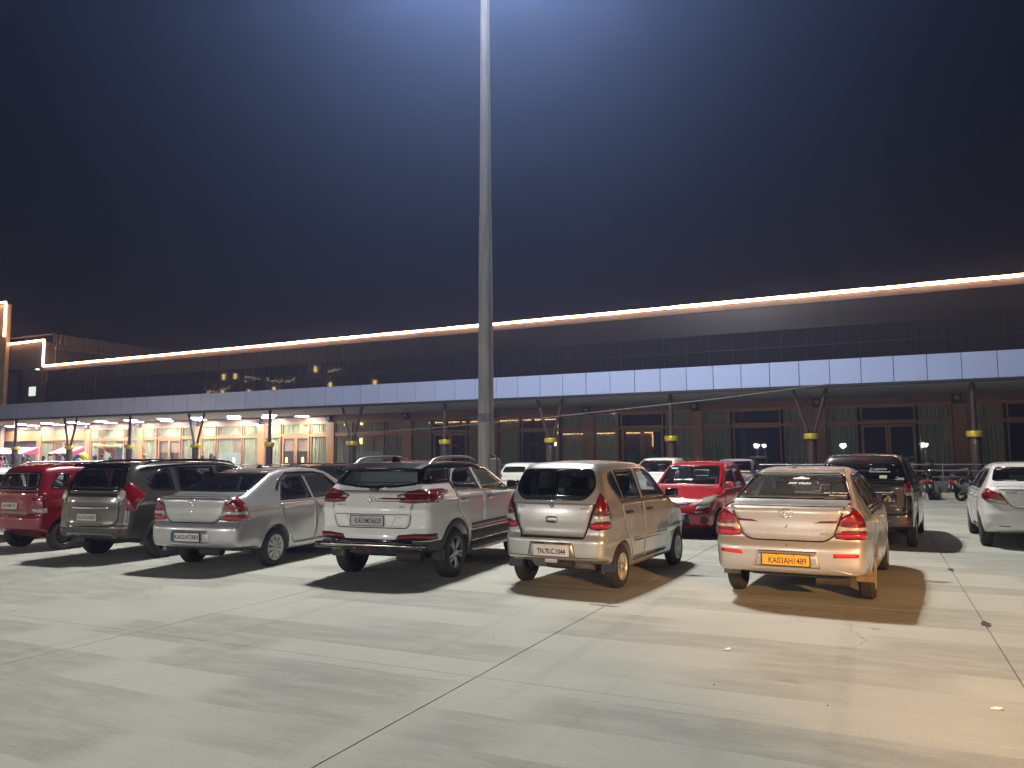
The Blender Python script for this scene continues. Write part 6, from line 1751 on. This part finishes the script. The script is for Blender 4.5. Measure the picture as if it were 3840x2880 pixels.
# ---- people: one continuous skinned body per stance, hair as a child
def person_mesh(arm_l, arm_r, stride=.0, woman=False):
    sw = .19 if not woman else .165
    J = {'pelvis': (0, 0, .95), 'spine': (0, .01, 1.12), 'chest': (0, 0, 1.32), 'neck': (0, .0, 1.48), 'chin': (0, -.02, 1.56), 'head': (0, -.015, 1.66), 'top': (0, 0, 1.74),
         'hl': (-.09, 0, .90), 'kl': (-.10, -.02 - stride, .50), 'al': (-.10, stride, .09), 'tl': (-.11, -.14 + stride, .03),
         'hr': (.09, 0, .90), 'kr': (.10, -.02 + stride, .50), 'ar': (.10, -stride, .09), 'tr': (.11, -.14 - stride, .03),
         'sl': (-sw, 0, 1.42), 'el': arm_l[0], 'wl': arm_l[1], 'fl': arm_l[2], 'sr': (sw, 0, 1.42), 'er': arm_r[0], 'wr': arm_r[1], 'fr': arm_r[2]}
    rad = dict(pelvis=.145, spine=.12 if woman else .135, chest=.15, neck=.058, chin=.075, head=.098, top=.062, hl=.09, kl=.062, al=.045, tl=.035, hr=.09, kr=.062, ar=.045, tr=.035, sl=.065, el=.045, wl=.032, fl=.026, sr=.065, er=.045, wr=.032, fr=.026)
    E_ = [('pelvis', 'spine'), ('spine', 'chest'), ('chest', 'neck'), ('neck', 'chin'), ('chin', 'head'), ('head', 'top'), ('pelvis', 'hl'), ('hl', 'kl'), ('kl', 'al'), ('al', 'tl'), ('pelvis', 'hr'), ('hr', 'kr'), ('kr', 'ar'), ('ar', 'tr'), ('chest', 'sl'), ('sl', 'el'), ('el', 'wl'), ('wl', 'fl'), ('chest', 'sr'), ('sr', 'er'), ('er', 'wr'), ('wr', 'fr')]
    keys = list(J); me = bpy.data.meshes.new('body'); me.from_pydata([J[k] for k in keys], [(keys.index(a), keys.index(c)) for a, c in E_], [])
    ob = bpy.data.objects.new('body', me); COL.objects.link(ob)
    ob.modifiers.new('s', 'SKIN')
    for i, k in enumerate(keys):
        sv = me.skin_vertices[0].data[i]; r_ = rad[k]
        sv.radius = (r_, r_ * (.72 if k in ('pelvis', 'spine', 'chest') else 1)); sv.use_root = (k == 'pelvis')
    sb = ob.modifiers.new('d', 'SUBSURF'); sb.levels = 1
    dg = bpy.context.evaluated_depsgraph_get(); dg.update()
    m2 = bpy.data.meshes.new_from_object(ob.evaluated_get(dg)); bpy.data.objects.remove(ob)
    bm = bmesh.new(); bm.from_mesh(m2)
    nose = min(bm.verts, key=lambda v: (v.co - Vector((0, -.12, 1.63))).length); nose.co.y -= .022
    bm.to_mesh(m2); bm.free()
    for k in range(3): m2.materials.append(None)
    for p in m2.polygons:
        p.use_smooth = True; c = p.center
        far = abs(c.x) > sw + .03
        if c.z > 1.50 or (far and c.z < 1.12 and c.z > .6) or (far and any((c - Vector(a[2])).length < .12 for a in (arm_l, arm_r))): p.material_index = 0
        elif c.z > (.62 if woman else .93) : p.material_index = 1
        else: p.material_index = 2
    return m2
HANG = lambda s: ((s * .25, .02, 1.15), (s * .25, -.05, .90), (s * .25, -.08, .80))
BENT = lambda s: ((s * .25, .0, 1.16), (s * .16, -.22, 1.12), (s * .10, -.28, 1.14))
RAISE = lambda s: ((s * .34, -.06, 1.40), (s * .30, -.10, 1.66), (s * .28, -.12, 1.76))
PM = [person_mesh(HANG(-1), HANG(1), .03), person_mesh(BENT(-1), HANG(1), .0), person_mesh(HANG(-1), BENT(1), .05, True), person_mesh(BENT(-1), BENT(1), .0, True), person_mesh(RAISE(-1), HANG(1))]
hair_s = MB().lathe([(.0, 1.77), (.055, 1.762), (.09, 1.73), (.108, 1.68), (.108, 1.64), (.095, 1.62)], n=14, at=(0, .018, 0)).mesh('hair')
hair_l = MB().lathe([(.0, 1.775), (.06, 1.765), (.095, 1.73), (.112, 1.67), (.115, 1.58), (.105, 1.45), (.07, 1.36), (.0, 1.34)], n=14, at=(0, .03, 0)).mesh('hair')
SKIN = [M('skin_a', (.22, .12, .075), .6), M('skin_b', (.16, .085, .05), .6)]
HAIR = M('hair_black', (.012, .010, .009), .5)
CL = {k: M('cloth_' + k, v, .85) for k, v in dict(white=(.66, .66, .66), black=(.02, .02, .022), teal=(.10, .42, .48), pink=(.52, .16, .20), mustard=(.52, .38, .08), grey=(.25, .25, .25), navy=(.03, .04, .12), purple=(.10, .04, .20), cream=(.60, .55, .40), olive=(.13, .14, .07), rose=(.45, .10, .14), aqua=(.35, .55, .52)).items()}
def person(x, y, face, kind, top, bottom, label, hgt=1.0):
    e = empty('person', (x, y, .16), R(face), label=label, cat='person', group='guests under the lit canopy')
    e.scale = (hgt, hgt, hgt)
    o = bpy.data.objects.new('body', PM[kind]); COL.objects.link(o); o.parent = e
    for i, m in enumerate((SKIN[kind % 2], CL[top], CL[bottom])):
        o.material_slots[i].link = 'OBJECT'; o.material_slots[i].material = m
    link('hair', hair_l if kind in (2, 3) else hair_s, HAIR, e)
    return e
ppl = [(-63.9, 36.6, 200, 0, 'cream', 'grey', 'person in cream top at the left end of the wide striped stall'), (-63.2, 36.3, 150, 1, 'grey', 'black', 'person in grey top beside the straight column by the wide stall'),
       (-62.5, 36.9, 0, 2, 'mustard', 'navy', 'person with long hair in mustard, in front of the wide striped awning'),
       (-60.9, 36.2, 180, 1, 'black', 'black', 'person all in black right of the straight column by the wide stall'), (-60.3, 36.7, 170, 2, 'teal', 'navy', 'person with long hair in teal under the right end of the wide awning'),
       (-59.8, 36.1, 90, 3, 'pink', 'white', 'person with long hair in pink near the right end of the wide awning'), (-59.2, 36.8, 200, 0, 'navy', 'grey', 'person in navy between the two striped stalls, next to the pink top'),
       (-58.5, 36.3, 180, 1, 'white', 'grey', 'person in white shirt between the two striped stalls'), (-57.9, 37.0, 10, 4, 'black', 'navy', 'person in black with one arm raised between the two stalls'),
       (-57.3, 36.2, 180, 2, 'cream', 'cream', 'person with long hair in cream left of the narrow stall'), (-56.5, 36.0, 180, 0, 'olive', 'black', 'person in dark olive shirt at the left post of the narrow stall'),
       (-55.9, 36.8, 160, 1, 'grey', 'navy', 'person in grey under the narrow striped awning'), (-55.3, 36.4, 200, 3, 'white', 'rose', 'person with long hair in white under the narrow striped awning'),
       (-52.3, 36.0, 180, 0, 'mustard', 'grey', 'person in mustard shirt right of the yellow balloons'), (-51.6, 36.5, 195, 1, 'white', 'black', 'person in white shirt at the left post of the flower arch'),
       (-50.9, 37.2, 170, 0, 'black', 'grey', 'person in black beside the orange drape of the flower arch'), (-50.3, 36.9, 180, 2, 'aqua', 'white', 'person with long hair in aqua in the middle of the flower arch'),
       (-49.9, 37.3, 140, 3, 'aqua', 'cream', 'shorter person with long hair in aqua, right of the middle of the flower arch'), (-49.5, 36.8, 200, 1, 'olive', 'navy', 'person in olive under the right part of the flower arch'),
       (-49.0, 37.1, 160, 3, 'pink', 'pink', 'person with long hair in pink by the white drape of the arch'),
       (-47.2, 38.4, 120, 0, 'grey', 'black', 'person in grey alone by the frosted wide window'),
       (-42.2, 39.0, 200, 3, 'purple', 'navy', 'person with long hair in purple outside the lily door'), (-41.7, 39.3, 170, 2, 'rose', 'rose', 'person with long hair in rose outside the lily door'),
       (-41.2, 39.1, 230, 1, 'black', 'grey', 'person in black at the right of the group outside the lily door')]
for i, a in enumerate(ppl): person(*a, hgt=[1.0, .97, 1.03, .94][i % 4] * (.9 if 'shorter' in a[6] else 1))

# ================================================================== TWO-WHEELERS
def two_wheeler(x, y, rz, name, label, body, lean=R(7), scooter=True):
    """rider's forward is +y at rz = 0"""
    e = empty(name, (x, y, .0), R(rz), label=label, cat='scooter' if scooter else 'motorcycle', group='two wheelers parked along the kerb')
    e.rotation_euler = (0, lean, R(rz))
    wr = .24 if scooter else .30; wb_ = 1.25
    tw_ = .10 if scooter else .09
    for yy in (0, wb_):
        t = MB().lathe([(wr * .66, -tw_ / 2), (wr * .94, -tw_ / 2), (wr, -tw_ / 4), (wr, tw_ / 4), (wr * .94, tw_ / 2), (wr * .66, tw_ / 2)], axis='x', n=24, at=(0, yy, wr), close=True).build('wheel', RUB, e)
        b = MB().lathe([(wr * .68, -.02), (wr * .66, .02)], axis='x', n=24, at=(0, yy, wr))
        for k in range(5):
            a = 2 * math.pi * k / 5; b.tube([(0, yy, wr), (0, yy + wr * .66 * math.cos(a), wr + wr * .66 * math.sin(a))], .016, 6)
        b.build('rim', ALLOYD, t)
    pm = body
    if scooter:
        b = MB(); secs = []
        for (yy, hw, z0, z1) in ((-.32, .10, .58, .74), (-.15, .15, .46, .78), (.1, .17, .32, .78), (.4, .16, .28, .74), (.55, .10, .28, .60)):
            secs.append([(hw * c, yy, (z0 + z1) / 2 + (z1 - z0) / 2 * s_) for c, s_ in [(math.cos(R(a)), math.sin(R(a))) for a in range(0, 360, 30)]])
        vs_ = [p for s_ in secs for p in s_]; fs = []
        for i in range(len(secs) - 1):
            for k in range(12): fs.append((i * 12 + k, i * 12 + (k + 1) % 12, (i + 1) * 12 + (k + 1) % 12, (i + 1) * 12 + k))
        fs += [tuple(range(12))[::-1], tuple(range(48, 60))]
        b.add(vs_, fs, True); b.build('body_shell', pm, e, fix=True)
        MB().bevbox(-.15, .15, .5, .95, .26, .31, .03).build('footboard', BLACK, e)
        MB().bevbox(-.20, .20, .95, 1.04, .30, .86, .04).build('leg_shield', pm, e)
    else:
        MB().bevbox(-.13, .13, .25, .75, .30, .60, .04).build('engine', UNDER, e)
        MB().bevbox(-.15, .15, .55, 1.0, .72, .92, .07).build('fuel_tank', pm, e)
        MB().bevbox(-.09, .09, -.38, .35, .62, .72, .03).build('tail_panel', pm, e)
    MB().bevbox(-.14, .14, -.30, .58, .76, .86, .045).build('seat', BLACK, e)
    MB().tube([(-.13, .0, .84), (-.15, -.28, .90), (-.10, -.42, .94), (.10, -.42, .94), (.15, -.28, .90), (.13, .0, .84)], .015, 8).build('grab_rail', CHROME, e)
    tl = MB().bevbox(-.12, .12, -.40, -.30, .64, .74, .025).build('tail_lamp', REDL, e)
    for sx in (-1, 1): MB().bevbox(sx * .16 - .045, sx * .16 + .045, -.37, -.30, .65, .72, .015).build('indicator', AMBL, e)
    MB().bevbox(-.10, .10, -.415, -.40, .46, .57, .006).build('number_plate', M('plate_white', (.66, .65, .62), .45), e)
    MB().bevbox(-.07, .07, -.42, -.16, .34, .64, .02).build('mudguard', BLACK, e)
    MB().tube([(-.34, .98, 1.02), (-.2, 1.03, 1.05), (0, 1.06, 1.0), (.2, 1.03, 1.05), (.34, .98, 1.02)], .016, 8).build('handlebar', CHROME, e)
    for sx in (-1, 1):
        m_ = MB().tube([(sx * .24, 1.02, 1.05), (sx * .30, 1.02, 1.22)], .007, 6).bevbox(sx * .30 - .06, sx * .30 + .06, 1.0, 1.03, 1.20, 1.30, .014).build('mirror', BLACK, e)
    MB().tube([(0, 1.06, 1.0), (0, 1.16, .6), (.05, wb_, wr)], .03, 8).build('fork', ALLOYD, e)
    MB().bevbox(-.12, .12, 1.02, 1.14, .90, 1.06, .04).build('headlamp_cowl', pm, e)
    MB().tube([(.16, .45, .30), (.19, .1, .26), (.19, -.22, .30)], [.02, .045, .05], 10).build('exhaust', UNDER, e)
    MB().tube([(-.05, .3, .30), (-.28, .25, .015)], .014, 6).build('side_stand', BLACK, e)
    return e
two_wheeler(1.62, 32.15, -4, 'scooter', 'dark scooter with white plate leaning at the kerb beyond the brown people mover', paint('paint_maroon_dark', (.018, .006, .008), .2, .3), lean=R(-9))
two_wheeler(2.55, 31.7, -58, 'scooter', 'grey scooter turned sideways beside the white sedan at right', paint('paint_grey_pale', (.25, .25, .26), .2, .3), lean=R(8))
two_wheeler(.95, 36.6, 75, 'motorcycle', 'dark motorcycle parked behind the railing past the brown people mover', BLKP, lean=R(5), scooter=False).location.z = .16
two_wheeler(3.0, 37.2, 80, 'motorcycle', 'dark motorcycle parked behind the railing at the rightmost column', BLKP, lean=R(5), scooter=False).location.z = .16

# ================================================================== LITTER
PAPER = M('paper_scrap', (.75, .74, .72), .7)
for (x, y, s_, rz, lab) in ((.62, 6.05, .05, 20, 'crumpled white paper scrap on the warm lit concrete at lower right'), (-1.25, 6.9, .045, 70, 'small torn paper scrap on the concrete between the silver taxi and viewer')):
    b = MB(); rr = random.Random(int(x * 50))
    pts = [(s_ * math.cos(a) * rr.uniform(.7, 1.2), s_ * .6 * math.sin(a) * rr.uniform(.7, 1.2), rr.uniform(.002, .014)) for a in [k * math.pi / 4 for k in range(8)]]
    b.add(pts + [(0, 0, .018)], [(k, (k + 1) % 8, 8) for k in range(8)])
    o = b.build('paper_scrap', PAPER); o.location = (x, y, .001); o.rotation_euler = (0, 0, R(rz)); tag(o, lab, 'litter')
TAR = M('tar', (.045, .045, .055), .6, var=.3, scale=30)
for (x, y, sx, sy, lab) in ((.865, 8.95, .05, .16, 'dark tar patch on the paving joint right of the taxi, nearer one'), (.86, 12.9, .045, .20, 'dark tar patch on the paving joint right of the taxi, farther one'), (-2.82, 8.35, .20, .03, 'dark smear across the paving joint behind the champagne hatchback')):
    rr = random.Random(int(y * 10)); n_ = 14
    pts = [(sx * math.cos(2 * math.pi * k / n_) * rr.uniform(.5, 1.2), sy * math.sin(2 * math.pi * k / n_) * rr.uniform(.6, 1.15), .0025) for k in range(n_)]
    o = MB().add(pts + [(0, 0, .006)] + [(p[0], p[1], -.002) for p in pts], [(k, (k + 1) % n_, n_) for k in range(n_)] + [(k, n_ + 1 + k, n_ + 1 + (k + 1) % n_, (k + 1) % n_) for k in range(n_)]).build('tar_patch', TAR); o.location = (x, y, .0); tag(o, lab, 'tar patch')
rr = random.Random(3); b = MB()
for k in range(130):
    y = 2.2 + 12 * rr.random() ** 1.6; x = rr.uniform(-.95, .55) * (y + 1.5) - .1 * y; r_ = rr.choice((.0022, .003, .0035, .004, .0065))
    q = rr.uniform(.6, 1.3)
    b.lathe([(0, 0), (r_, .001), (r_ * .8, r_ * .8), (0, r_ * 1.1)], n=5, at=(x, y, -.0005), smooth=False)
tag(b.build('grit', M('grit_dark', (.10, .09, .08), .9, var=.5, scale=2)), 'scattered dark grit and pebbles on the concrete', 'grit', kind='stuff')

# ================================================================== NIGHT HAZE
if HAZE:
    hm = bpy.data.materials.new('haze'); hm.use_nodes = True
    hn = hm.node_tree.nodes; hn.clear()
    ho = hn.new('ShaderNodeOutputMaterial'); pv = hn.new('ShaderNodeVolumePrincipled')
    pv.inputs['Color'].default_value = (.32, .47, 1.0, 1)
    pv.inputs['Density'].default_value = HAZE
    pv.inputs['Anisotropy'].default_value = .76
    hm.node_tree.links.new(pv.outputs[0], ho.inputs['Volume'])
    tag(MB().box(-190, 190, -190, 190, -1.25, 27.6).build('haze', hm), kind='stuff')
